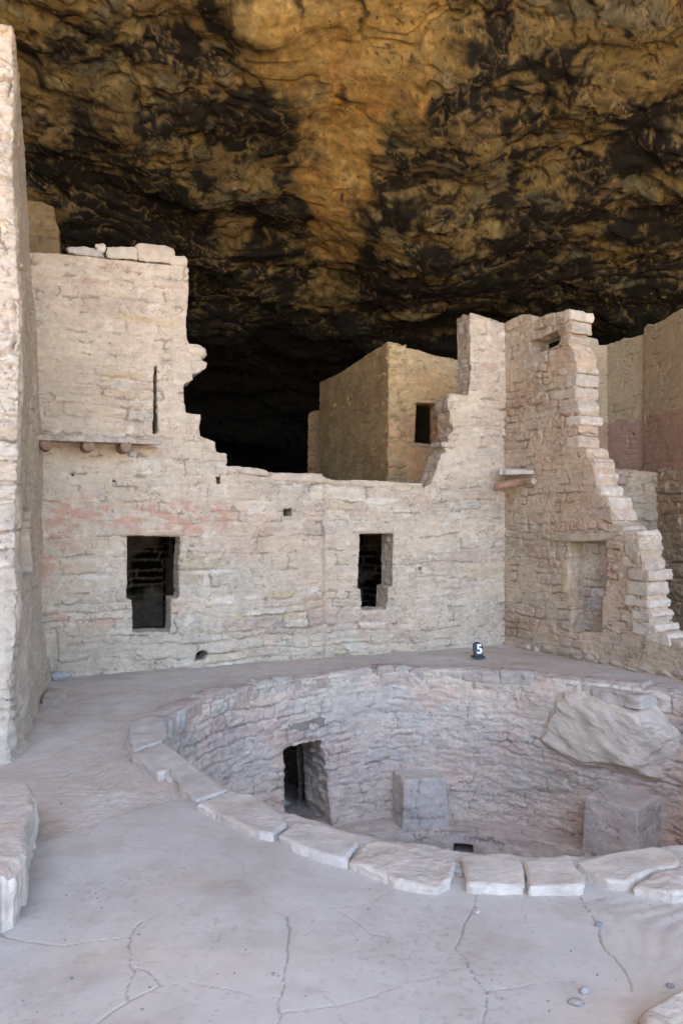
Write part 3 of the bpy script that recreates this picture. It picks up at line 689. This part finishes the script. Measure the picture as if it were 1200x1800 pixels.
# the openings as seen on the outer face (the right jambs show, so the outer edge lies further right)
tdl = [(223,941),(318,942),(315,990),(315,1051),(301,1053),(300,1110),(233,1112),(232,1054),(222,1052),(223,990)]
tdr = [(632,938),(690,937),(689,985),(690,1030),(681,1032),(680,1071),(636,1073),(635,1037),(629,1035),(630,985)]
h1 = [(498,894),(514,893),(514,907),(499,908)]; h2 = [(341,1162),(346,1146),(354,1142),(364,1145),(366,1150),(360,1160)]
slit = [(270,644),(276,643),(276,700),(278,762),(268,764),(270,700)]
h3 = [(125,832),(131,833),(130,838),(126,837)]; h4 = [(196,842),(204,845),(204,849),(198,848)]; h5 = [(734,996),(741,996),(741,1002),(735,1002)]; h6 = [(770+30,845),(812,846),(810,851),(801,851)]; h7 = [(379,838),(387,838),(387,850),(381,851)]
front_wall = wall('front_wall', FW, fo, [tdl, tdr, h1, h2, slit, h3, h4, h5, h7], T=.30, seed=21, parent=house, colfn=front_col, dispfn=seam, plaster=.58, relief=1.1, res=.009, layers=12, edge_amp=.016)
# capstones of the upper storey
fb = Frame((FW.a-FW.n*.0).tolist(), (FW.a+FW.d*5).tolist())
for k, (pl, cc) in enumerate([([(119,434),(150,433),(178,441),(183,452),(160,451),(120,444)], c3(.42, .39, .36)), ([(166,429),(184,429),(188,436),(184,444),(172,441)], c3(.55, .5, .44)),
      ([(187,436),(236,434),(243,440),(242,458),(188,453)], c3(.50, .44, .36)), ([(238,431),(245,427),(290,431),(306,438),(308,448),(305,464),(244,459)], c3(.48, .41, .33)), ([(299,449),(325,451),(330,457),(329,468),(299,465)], c3(.50, .43, .35))]):
    o = slab('capstone', [FW.uv(*q) for q in pl], -.27+.02*k, .012+.008*(k % 3), 430+k, front_wall, fr=FW, colr=cc, res=.009, rnd=.018, rough=.006, chip=.01, mat=M_WALL)
for k, pl in enumerate([[(345,606),(361,613),(363,626),(340,628),(325,616)], [(335,633),(363,637),(362,648),(348,655),(333,652)], [(355,796),(398,799),(399,812),(354,813)], [(362,775),(378,777),(379,793),(350,791)], [(614,843),(742,850),(741,856),(612,848)],[(776,778),(798,779),(797,788),(776,786)],[(790,692),(822,696),(820,706),(789,708)],[(791,737),(812,742),(811,750),(795,752)],[(430,821),(470,827),(470,838),(425,833)],[(475,831),(566,833),(566,848),(476,846)]]):
    slab('capstone', [FW.uv(*q) for q in pl], -.26, .022+.006*(k % 3), 440+k, front_wall, fr=FW, colr=c3(.49, .42, .34), res=.009, rnd=.02, rough=.008, chip=.012, mat=M_WALL)
# thin lintels
for k, pl in enumerate([[(214,934),(326,935),(326,941.5),(214,940.5)], [(618,933),(700,932),(700,937),(618,938)]]):
    slab('lintel', [FW.uv(*q) for q in pl], -.29, .024, 455+k, front_wall, fr=FW, colr=c3(.46, .35, .27), res=.008, rnd=.01, rough=.004, chip=.006, mat=M_WALL)
# upper floor (roof of the lower rooms) and the rooms' rear and party walls
rd = FW
def rp(u, d): q = rd.a+rd.d*u-rd.n*d; return (q[0], q[1])
slab('roof', [rp(-.6, .28), rp(5.6, .28), rp(7.5, 9), rp(-5, 9)], 1.74, 1.93, 460, house, colr=c3(.36, .29, .22), res=.08, rnd=.03, chip=.0)
RB = Frame(rp(-.6, 3.1), rp(5.8, 3.1))
wall('rear_wall', RB, [(0, -.1), (6.4, -.1), (6.4, 1.8), (0, 1.8)], px=False, seed=23, parent=house, res=.018, T=.25, mat=M_SHADED, plaster=.5, relief=1.5, crack=.6, white=-1, base=c3(.016, .014, .012), pal=[p*.04 for p in PAL])  # near-black colour paints in the shade of the room
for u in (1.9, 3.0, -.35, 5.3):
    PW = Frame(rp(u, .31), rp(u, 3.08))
    wall('party_wall', PW, [(0, -.1), (2.75, -.1), (2.75, 1.8), (0, 1.8)], px=False, seed=24, parent=house, mat=M_SHADED, white=-1, res=.025, T=.15, base=c3(.016, .014, .012), pal=[p*.04 for p in PAL])  # room shade painted in here too
# balcony: boards on three beam ends
def bal():
    P = lambda px, py, d: tuple((lambda uv: FW.pts(np.array(uv[0]), np.array(uv[1]), np.array(d)))(FW.uv(px, py)))
    z = FW.uv(150, 775)[1]; ux = [FW.uv(p, 780)[0] for p in (60, 150, 213, 290)]
    bo = []
    rg = random.Random(3)
    specs = [(.005, .13, -.15, .86), (.13, .25, -.12, .98), (.245, .36, -.2, .72)]
    main = None
    for k, (d0, d1, a, b) in enumerate(specs):
        a0 = ux[0]+a; b0 = ux[0]+b+.18
        poly = [(a0, d0), (a0+.4, d0), (b0, d0+.005), (b0+.04, (d0+d1)/2), (b0-.1, d1-.012), (b0-.5, d1), (a0+.02, d1-.008)]
        W = [tuple(FW.a+FW.d*u+FW.n*d) for u, d in poly]
        zz = z-.004*k
        slab('balcony_board', W, zz-.028, zz+.018+.004*k, 470+k, house, colr=c3(.36, .31, .26), mat=M_WOOD, res=.01, rnd=.008, rough=.006, chip=.006)
    slab('balcony_board', [tuple(FW.a+FW.d*u+FW.n*d) for u, d in [(ux[0]+.75, .02), (ux[3]-.08, .01), (ux[3]-.11, .07), (ux[0]+.8, .12)]], z-.055, z-.035, 475, house, colr=c3(.40, .33, .27), mat=M_WOOD, res=.01, rnd=.008, rough=.006, chip=.008)
    slab('balcony_plaster', [tuple(FW.a+FW.d*u+FW.n*d) for u, d in [(ux[0]-.2, -.02), (ux[3]-.25, -.02), (ux[3]-.3, .05), (ux[0]-.2, .12)]], z+.012, z+.035, 476, house, colr=c3(.46, .40, .33), mat=M_WALL, res=.01, rnd=.012, rough=.01, chip=.02)
    for k, px in enumerate((78, 150, 213)):
        u, v = FW.uv(px, 787); a = FW.a+FW.d*u-FW.n*.2; b = FW.a+FW.d*(u+.01)+FW.n*.33
        log('beam', (*a, z-.065), (*b, z-.072), .056, 480+k, house, colr=c3(.23, .15, .105))
    u, v = FW.uv(232, 798); q = FW.a+FW.d*u+FW.n*.02
    rock('wedge_stone', (q[0], q[1], v), (.06, .05, .035), 484, house, c3(.45, .42, .39), sub=3)
bal()

# ------------------------------------------------------------ right-hand broken wall
RW = Frame((1.98, 9.7), (3.25, 7.6))
rw = empty('broken_wall', (2.4, 9.0, 0), 'tall broken sandstone wall with a stepped white edge and a blocked T-shaped doorway, right of the number marker', 'wall')
ro = [(886,1235),(887,567),(917,553),(936,556),(939,563),(958,553),(997,547),(1001,548),(1001,563),(998,600),(1013,622),(1015,650),(1007,657),(1010,700),(1018,723),(1017,760),(1009,763),(1012,784),(1033,787),(1033,800),(1043,813),(1048,837),(1053,863),(1066,880),(1077,897),(1078,917),(1093,933),(1110,937),(1125,941),(1123,967),(1133,1000),(1137,1047),(1140,1083),(1145,1106),(1166,1113),(1172,1120),(1200,1132),(1260,1150),(1330,1180),(1330,1290),(1100,1240)]
niche = [(1001,952),(1060,950),(1064,951),(1064,1047),(1058,1049),(1057,1111),(1003,1112),(1003,1052),(1000,1050)]
loop = [(931,600),(981,580),(981,606),(934,625)]
def rcol(u, v, c):
    c = c*c3(.90, .86, .82)
    k = ss(.1, .5, fbm(u*1.4, v*3, 510, 5)); return mix(c, c*c3(.96, .89, .84), k*.8)
wall('stonework', RW, ro, [niche, loop], T=.30, seed=31, parent=rw, plaster=.66, relief=.9, res=.0085, colfn=rcol, ch=(.07, .15), sw=(.14, .6), warp=.005, layers=14, edge_amp=.022)
# infill of the blocked doorway
poly = [RW.uv(*p) for p in [(990,940),(1075,940),(1075,1120),(990,1120)]]
IN = Frame((RW.a-RW.n*.21).tolist(), (RW.a-RW.n*.21+RW.d).tolist())
wall('doorway_infill', IN, poly, px=False, seed=33, parent=rw, T=.1, plaster=.4, relief=1.3, base=c3(.56, .55, .53), pal=[c3(.55, .54, .52), c3(.41, .40, .39), c3(.45, .42, .38), c3(.40, .35, .33)])
slab('lintel', [RW.uv(*p) for p in [(962,940),(1092,935),(1096,940),(1066,950),(1000,953),(965,948)]], -.28, .045, 520, rw, fr=RW, colr=c3(.42, .35, .27), res=.008, rnd=.02, rough=.008, chip=.012)
slab('wood_post', [RW.uv(*p) for p in [(988,990),(998,988),(1000,1010),(997,1042),(990,1042)]], -.1, .02, 521, rw, fr=RW, mat=M_WOOD, colr=c3(.50, .40, .27), res=.008, rnd=.012, rough=.003, chip=.004)
# pale stone ends stacked up the broken edge
rg = random.Random(5)
for i in range(len(ro)):
    pass
edge = [(1001,553),(1000,575),(999,596),(1012,628),(1013,648),(1009,668),(1010,690),(1015,713),(1017,738),(1014,757),(1012,776),(1030,793),(1040,815),(1046,838),(1052,862),(1066,884),(1076,904),(1090,930),(1122,945),(1124,965),(1130,988),(1135,1012),(1137,1036),(1138,1060),(1141,1084),(1150,1108),(1172,1124)]
for i, (x, y) in enumerate(edge):
    u, v = RW.uv(x, y); hh = rg.uniform(.05, .085); ln = rg.uniform(.12, .30) if i > 3 else .07; ex = rg.uniform(-.01, .045)
    slab('edge_stone', [(u-ln, v-hh*.8), (u+ex, v-hh*.9), (u+ex+.012, v), (u+ex-.01, v+hh*.8), (u-ln, v+hh*.75)], -.30-rg.uniform(0, .05), .004+rg.uniform(0, .022), 530+i, rw, fr=RW, colr=rg.choice([c3(.52, .46, .39), c3(.47, .41, .345), c3(.55, .49, .42), c3(.47, .39, .32)]), res=.009, rnd=.010, rough=.008, chip=.022, mat=M_WALL)
for i, pl in enumerate([[(890,566),(917,552),(919,565),(890,577)], [(920,553),(936,556),(937,563),(920,565)], [(958,553),(975,550),(976,558),(958,561)], [(978,549),(1003,546),(1003,558),(979,561)]]):
    slab('capstone', [RW.uv(*p) for p in pl], -.28, .015, 560+i, rw, fr=RW, colr=c3(.50, .42, .33), res=.009, rnd=.018, rough=.006, chip=.01, mat=M_WALL)
# rubble footing course
for i in range(13):
    u = .35+i*.19+rg.uniform(-.04, .04); q = RW.a+RW.d*u-RW.n*.012
    rock('footing_stone', (q[0], q[1], rg.uniform(.0, .05)), (rg.uniform(.08, .14), rg.uniform(.05, .065), rg.uniform(.035, .06)), 570+i, rw, rg.choice([c3(.40, .345, .285), c3(.44, .385, .325), c3(.37, .31, .26)]), sub=5, cuts=16, amp=.05, rot=math.atan2(RW.d[1], RW.d[0]), mat=M_WALL)
# flat slab and beam stubs jutting from the inner corner
def cpt(px, py, Y): return ((px-600)/F*Y, Y, EYE+(900-py)/F*Y)
stubs = empty('beam_stub', cpt(905, 845, 9.45), 'stone slab over two reddish wooden beam stubs jutting out at the inner corner', 'beam stubs')
slab('flat_stone', [cpt(878,0,9.35)[:2], cpt(938,0,9.2)[:2], cpt(940,0,9.5)[:2], cpt(905,0,9.9)[:2], cpt(879,0,9.7)[:2]], EYE+(900-834)/F*9.3, EYE+(900-825)/F*9.3, 590, stubs, colr=c3(.47, .42, .38), rnd=.02, rough=.006, tilt=(-.10, 0))
log('beam', cpt(925, 845, 9.45), cpt(872, 855, 9.05), .045, 591, stubs, colr=c3(.33, .19, .13))
log('beam', cpt(905, 846, 9.6), cpt(938, 846, 9.15), .035, 592, stubs, colr=c3(.42, .33, .25))

# ------------------------------------------------------------ left-hand tall wall
def build_left():
    lt = empty('tall_wall', (-2.9, 6.5, 0), 'very tall rough sandstone wall end cut by the left edge, with a narrow niche low down', 'wall')
    zt = 5.28
    # path: from far left, to the corner, then along the side face to the front house
    La, Lb = 1.9, 1.95
    us = np.concatenate([np.arange(-La, 0, .0095), np.arange(0, Lb, .0095)]); vs = np.arange(-.05, zt, .0105)
    U, V = np.meshgrid(us, vs)
    def corner(v):
        k = ss(2.1, .0, v)
        px = np.interp(v, [0, 1.2, 2.25, 2.9, 3.33, 3.97, 4.7, 5.3], [24, 28, 33, 37, 34, 26, 25, 24])
        Y = 6.05-.92*k
        return np.stack([(px-600)/F*Y, Y], -1), k
    def place(u, v, h):
        c, k = corner(v)
        e = np.array([-2.985, 7.9])
        e2 = np.stack([np.interp(v, [0, .5, 2.2, 3.0, 4.1, 5.3], [-2.82, -2.90, -2.92, -2.96, -3.03, -3.12]), 7.75+0*v], -1)
        ds = e2-c; L = np.hypot(ds[:, 0], ds[:, 1]); ds /= L[:, None]
        dl = np.array([-.97, -.24])
        s = np.clip(u, 0, None)/Lb*(L+.12)
        P = np.where((u >= 0)[:, None], c+ds*s[:, None], c+dl*(-u)[:, None])
        n_s = np.stack([ds[:, 1], -ds[:, 0]], -1)                 # side face normal (to the right)
        n_f = np.array([.24, -.97])
        t = ss(-.05, .05, u)[:, None]; n = n_f*(1-t)+n_s*t; n /= np.linalg.norm(n, axis=1)[:, None]
        rd = -.035*np.exp(-(u/.045)**2)
        P = P+n*(h+rd)[:, None]
        return np.concatenate([P, v[:, None]], -1)
    def front(u, v):
        h, c = masonry(u, v, 610, ch=(.09, .2), sw=(.2, .5), plaster=.45, relief=2.6, base=c3(.54, .48, .41), pal=[c3(.54,.48,.41), c3(.50,.44,.37), c3(.56,.51,.45), c3(.52,.44,.36)], white=.12, crack=1.6)
        h2, c2 = masonry(u*1.2, v, 611, ch=(.05, .12), plaster=.95, relief=1.0, base=c3(.45, .39, .31), crack=1)
        sd = ss(-.02, .02, u)[:]; low = ss(1.5, .7, v)
        sd = np.maximum(sd, low)
        hh = h*(1-sd)+(h2+.02*fbm(u*2, v*2, 612, 5))*sd; cc = mix(c, c2, sd)
        hh = hh+(1-sd)*(.03*np.abs(fbm(u*3, v*7, 613, 4)))
        hh = hh+.05*low*fbm(u*1.3, v*1.6, 614, 4)
        # niche in the side face
        nx = np.interp(v, [.8, 1.3, 1.55], [.55, .50, .50])
        g = (np.abs(u-.40+.03*fbm(u*0+1, v*5, 615, 2)) < .24) & (v > 1.12) & (v < 1.63)
        hh = np.where(g, hh*.4-.2, hh)
        cc = mix(cc, c3(.52, .47, .41), low*.5)
        cc = np.where((v > zt-.10)[:, None], cc*c3(.98, .88, .74), cc)
        return place(u, v, hh), cc
    me = grid_solid(U, V, np.ones((U.shape[0]-1, U.shape[1]-1), bool), front, None)
    link('stonework', me, M_WALL, lt)
    c, _ = corner(np.array([zt])); c = c[0]
    slab('capstone', [tuple(c+[.01, -.01]), (c[0]-1.9, c[1]-.46), (c[0]-2.2, 7.9), (-3.14, 7.75)], zt-.12, zt+.015, 620, lt, colr=c3(.46, .38, .28), res=.02, rnd=.03, rough=.02)
    lt.location = (-2.9, 6.5, 0)
build_left()

# ------------------------------------------------------------ hut on the terrace, under the rock
def build_hut():
    hb = empty('stone_hut', (.9, 11.8, 1.93), 'brown stone hut with a small dark window standing under the rock ceiling', 'hut')
    L = Frame((-.40, 14.3), (.655, 11.0)); Rr = Frame((.655, 11.0), (2.3, 11.52))
    def hc(u, v, c):
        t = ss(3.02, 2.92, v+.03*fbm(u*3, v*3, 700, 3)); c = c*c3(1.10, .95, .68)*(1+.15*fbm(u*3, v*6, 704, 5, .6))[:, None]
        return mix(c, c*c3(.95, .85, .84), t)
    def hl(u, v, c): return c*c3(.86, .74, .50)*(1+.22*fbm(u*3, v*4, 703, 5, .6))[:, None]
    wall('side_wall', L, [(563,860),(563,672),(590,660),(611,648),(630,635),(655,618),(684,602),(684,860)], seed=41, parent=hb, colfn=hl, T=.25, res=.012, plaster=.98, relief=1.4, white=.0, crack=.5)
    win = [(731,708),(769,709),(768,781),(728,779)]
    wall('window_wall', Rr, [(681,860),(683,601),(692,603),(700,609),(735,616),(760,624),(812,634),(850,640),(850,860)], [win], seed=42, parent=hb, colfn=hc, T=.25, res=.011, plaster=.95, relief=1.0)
    # closing walls and roof keep the room dark
    B1 = Frame((2.25, 11.7), (1.2, 14.6)); wall('far_wall', B1, [(0, 1.9), (3.0, 1.9), (3.0, 3.9), (0, 3.9)], px=False, seed=43, parent=hb, T=.2, res=.05)
    B2 = Frame((1.25, 14.5), (-.35, 14.3)); wall('back_wall', B2, [(0, 1.9), (1.6, 1.9), (1.6, 3.85), (0, 3.85)], px=False, seed=44, parent=hb, T=.2, res=.05)
    slab('roof', [(-.25, 14.2), (.70, 11.22), (2.15, 11.68), (1.25, 14.4)], 3.45, 3.6, 701, hb, colr=c3(.3, .24, .18), res=.04, rnd=.02, rough=.01, chip=0)
    slab('window_sill', [Rr.uv(*p) for p in [(722,781),(772,783),(772,787),(722,785)]], -.2, .03, 702, hb, fr=Rr, colr=c3(.42, .34, .26), res=.01, rnd=.01, rough=.004, chip=.004)
    # lower wall fading into the dark behind the hut
    W = Frame((-.78, 15.2), (-.2, 15.0))
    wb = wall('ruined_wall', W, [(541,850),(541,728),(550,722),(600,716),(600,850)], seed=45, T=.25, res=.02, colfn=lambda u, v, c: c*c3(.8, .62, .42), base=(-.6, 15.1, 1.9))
    tag(wb, 'low brown wall in the dark just left of the stone hut', 'wall')
    W = Frame((-5.2, 10.4), (-3.6, 10.9))
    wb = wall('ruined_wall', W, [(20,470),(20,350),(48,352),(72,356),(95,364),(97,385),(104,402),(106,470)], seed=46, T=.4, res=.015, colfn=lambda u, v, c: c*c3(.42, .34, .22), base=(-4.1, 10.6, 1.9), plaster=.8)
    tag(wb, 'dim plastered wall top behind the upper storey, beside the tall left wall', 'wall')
build_hut()

# ------------------------------------------------------------ plastered house on the right
def build_right_house():
    h = empty('plastered_house', (3.9, 10.2, 0), 'plastered house with cream upper walls and a pink painted band at the right edge', 'house')
    def band(z0):
        def f(u, v, c):
            t = ss(z0+.012, z0-.012, v+.02*fbm(u*5, v*5, 720, 4))
            c = mix(c, c3(.58, .48, .31), .6)*(1+.07*fbm(u*3, v*3, 721, 4))[:, None]
            return mix(c, c3(.49, .335, .27)*(1+.08*fbm(u*4, v*7, 722, 4))[:, None], t*.9)
        return f
    zb = EYE+155/F*11.06
    kw = dict(plaster=.95, relief=.8, T=.22, res=.011, parent=h)
    A = Frame((2.9, 11.25), (3.69, 11.06)); B = Frame((3.69, 11.06), (3.95, 10.42)); D = Frame((3.92, 10.38), (4.06, 8.4))
    wall('upper_wall', A, [(985,870),(985,592),(1024,590),(1050,597),(1052,607),(1069,606),(1069,870)], seed=51, colfn=band(zb), **kw)
    hl = [(1109,760),(1115,762),(1113,767),(1108,765)]
    wall('upper_wall', B, [(1066,870),(1066,606),(1100,596),(1131,588),(1131,870)], [hl], seed=52, colfn=band(zb), **kw)
    wall('upper_wall', D, [(1131,860),(1131,574),(1136,570),(1145,572),(1160,565),(1178,553),(1192,545),(1250,532),(1330,520),(1330,860)], seed=53, colfn=band(zb), **kw)
    # lower storey
    E = Frame((2.95, 9.95), (3.88, 9.75)); G = Frame((3.88, 9.75), (4.0, 8.4))
    low = dict(T=.25, res=.011, parent=h, plaster=.4, relief=1.4)
    wall('lower_wall', E, [(1000,1200),(1000,838),(1068,836),(1072,824),(1110,826),(1155,832),(1156,1200)], seed=54, colfn=lambda u, v, c: c*c3(.95, .95, .92), **low)
    wall('lower_wall', G, [(1154,1200),(1155,826),(1200,828),(1330,812),(1330,1250)], seed=55, colfn=lambda u, v, c: c*c3(.95, .88, .80), **low)
    slab('ledge', [(3.0, 9.95), (3.9, 9.76), (4.02, 8.4), (4.3, 8.4), (4.2, 11.2), (3.0, 11.3)], EYE+62/F*10, EYE+72/F*10-.03, 730, h, colr=c3(.42, .35, .28), res=.03, rnd=.02, rough=.01)
    u, v = E.uv(1092, 843); q = E.a+E.d*u+E.n*.03
    rock('round_stone', (q[0], q[1], v), (.09, .05, .08), 731, h, c3(.44, .34, .28), sub=4)
    slab('inner_floor', [(2.2, 9.8), (2.9, 8.6), (3.55, 7.7), (4.2, 7.7), (4.2, 10.5), (2.5, 10.5)], -.05, .22, 732, h, colr=c3(.42, .37, .33), res=.03, rnd=.02, rough=.01)
build_right_house()

# ------------------------------------------------------------ number marker
def build_marker():
    q = ground_pt(840, 1158); z = .012
    s = empty('number_marker', (q[0], q[1], z), 'small dark numbered marker reading 5 standing on the kiva edge', 'marker')
    box('base', (q[0], q[1], z+.012), (.125, .10, .024), 1, s, M_SIGN, rot=.25, bev=.004)
    bm = bmesh.new()
    out = [(-.045, .0), (.040, .0), (.052, .03), (.055, .10), (.045, .128), (.02, .132), (.012, .145), (-.02, .145), (-.045, .128), (-.052, .11)]
    A = [bm.verts.new((x, -.018-.10*y*0, y)) for x, y in out]; B = [bm.verts.new((x, .03, y)) for x, y in out]
    bm.faces.new(A); bm.faces.new(B[::-1])
    for i in range(len(A)): j = (i+1) % len(A); bm.faces.new([A[j], A[i], B[i], B[j]])
    bmesh.ops.bevel(bm, geom=bm.edges[:], offset=.004, segments=2, affect='EDGES')
    rz = .12; ca, sa = math.cos(rz), math.sin(rz)
    def put(v): x, y, zz = v; y = y+zz*.15; return Vector((x*ca-y*sa+q[0], x*sa+y*ca+q[1], zz+z+.022))
    for v in bm.verts: v.co = put(v.co)
    me = bpy.data.meshes.new('b'); bm.to_mesh(me); bm.free(); link('plaque', me, M_SIGN, s)
    cu = bpy.data.curves.new('five', 'FONT'); cu.body = '5'; cu.size = .135; cu.align_x = 'CENTER'; cu.offset = .0035; cu.extrude = .001
    to = bpy.data.objects.new('five', cu); col.objects.link(to); bpy.context.view_layer.update()
    me = bpy.data.meshes.new_from_object(to); bpy.data.objects.remove(to)
    for v in me.vertices: v.co = put(Vector((v.co.x*.95+.010, -.0200-v.co.z, v.co.y+.028)))
    me.materials.clear(); link('numeral', me, M_WHITE, s)
    bm = bmesh.new(); n = 20; c = (.014, .056); vs = [bm.verts.new((c[0]+.029*math.cos(t), -.0205, c[1]+.030*math.sin(t))) for t in np.linspace(-math.pi/2, math.pi/2, n)]
    r = bmesh.ops.extrude_face_region(bm, geom=[bm.faces.new(vs)])
    for v in [g for g in r['geom'] if isinstance(g, bmesh.types.BMVert)]: v.co.y -= .002
    for v in bm.verts: v.co = put(v.co)
    me = bpy.data.meshes.new('b'); bm.to_mesh(me); bm.free(); link('half_disc', me, M_WHITE, s)
build_marker()

# ------------------------------------------------------------ loose stones
def gstone(px, py, sx, sy, sz, seed, label, c=c3(.33, .32, .33), rot=0, name='loose_stone', cat='stone', group=None, sub=4):
    q = ground_pt(px, py); return rock(name, (q[0], q[1], sz*.45), (sx, sy, sz), seed, None, c, sub=sub, rot=rot, label=label, cat=cat, group=group)
gstone(107, 1193, .10, .06, .055, 801, 'grey flat stone lying at the foot of the left wall corner', c3(.38, .37, .37), .1)
gstone(1012, 1766, .026, .015, .014, 802, 'flat grey-brown pebble in the right foreground, front one of a pair', c3(.30, .28, .27), -.3)
gstone(1027, 1746, .017, .014, .014, 803, 'round speckled grey pebble just behind the flat pebble in the foreground', c3(.33, .33, .35))
gstone(1051, 1628, .019, .013, .012, 804, 'dark blue-grey pebble sitting on the long floor crack at right', c3(.22, .23, .27))
gstone(838, 1606, .013, .010, .009, 805, 'small pale pebble beside the crack below the middle rim stones', c3(.45, .42, .4))
gstone(1176, 1737, .014, .011, .012, 806, 'small grey pebble near the right frame edge above the pale block', c3(.28, .28, .3))
gstone(1015, 1556+6, .016, .013, .012, 807, 'grey chip lodged against the outer side of the rim stones', c3(.36, .38, .42))
slab('flat_paving_stone', [ground_pt(*p) for p in [(72,1235),(84,1212),(118,1214),(116,1222),(100,1236)]], -.03, .022, 808, None, colr=c3(.46, .42, .38), base=None, rnd=.012, rough=.004, chip=.01)
bpy.data.objects['flat_paving_stone']; tag(bpy.data.objects['flat_paving_stone'], 'thin flat slab set in the earth in front of the grey corner stone', 'paving stone')
# big block in the left foreground and the pale corner of one at the lower right
lb = [ground_pt(x, y, .22) for x, y in [(-160,1395),(-40,1372),(20,1366),(52,1374),(61,1390),(58,1425),(50,1450),(46,1490),(38,1505),(0,1545),(-160,1640)]]
o = slab('wall_block', lb, -.05, .22, 820, None, colr=c3(.50, .46, .42), res=.008, rnd=.03, rough=.009, chip=.03); tag(o, 'large pale sandstone block standing in the left foreground', 'stone block')
rb = [ground_pt(x, y, .07) for x, y in [(1122,1778),(1135,1764),(1165,1748),(1195,1732),(1300,1700),(1400,1900),(1200,1960),(1150,1860)]]
o = slab('wall_block', rb, -.05, .07, 821, None, colr=c3(.54, .50, .45), res=.006, rnd=.03, rough=.010, chip=.015); tag(o, 'pale stone corner poking in at the lower right of the floor', 'stone block')
rg = random.Random(11)
n = 0
src = None
while n < 60:
    px = rg.uniform(20, 1190); py = rg.uniform(1400, 1795)
    q = ground_pt(px, py); d = q-KC
    if np.hypot(*d) < ring_r(math.atan2(d[0], d[1]))+.06: continue
    if px < 90 and py < 1640: continue
    s = rg.uniform(.0025, .0055)*(1.4 if rg.random() < .15 else 1)
    if src is None:
        src = rock('pebble', (q[0], q[1], .002), (.004, .0035, .003), 830, None, c3(.25, .23, .23), sub=2, cuts=3, label='tiny dark pebble or grit grain lying on the plaster floor in the foreground', cat='pebble', group='tiny pebbles scattered on the plaster floor'); o = src
    else:
        o = src.copy(); col.objects.link(o)
    o.location = (q[0], q[1], .002); k = s/.004; o.scale = (k, k*rg.uniform(.7, 1), k*.8); o.rotation_euler = (0, 0, rg.uniform(0, 6)); n += 1
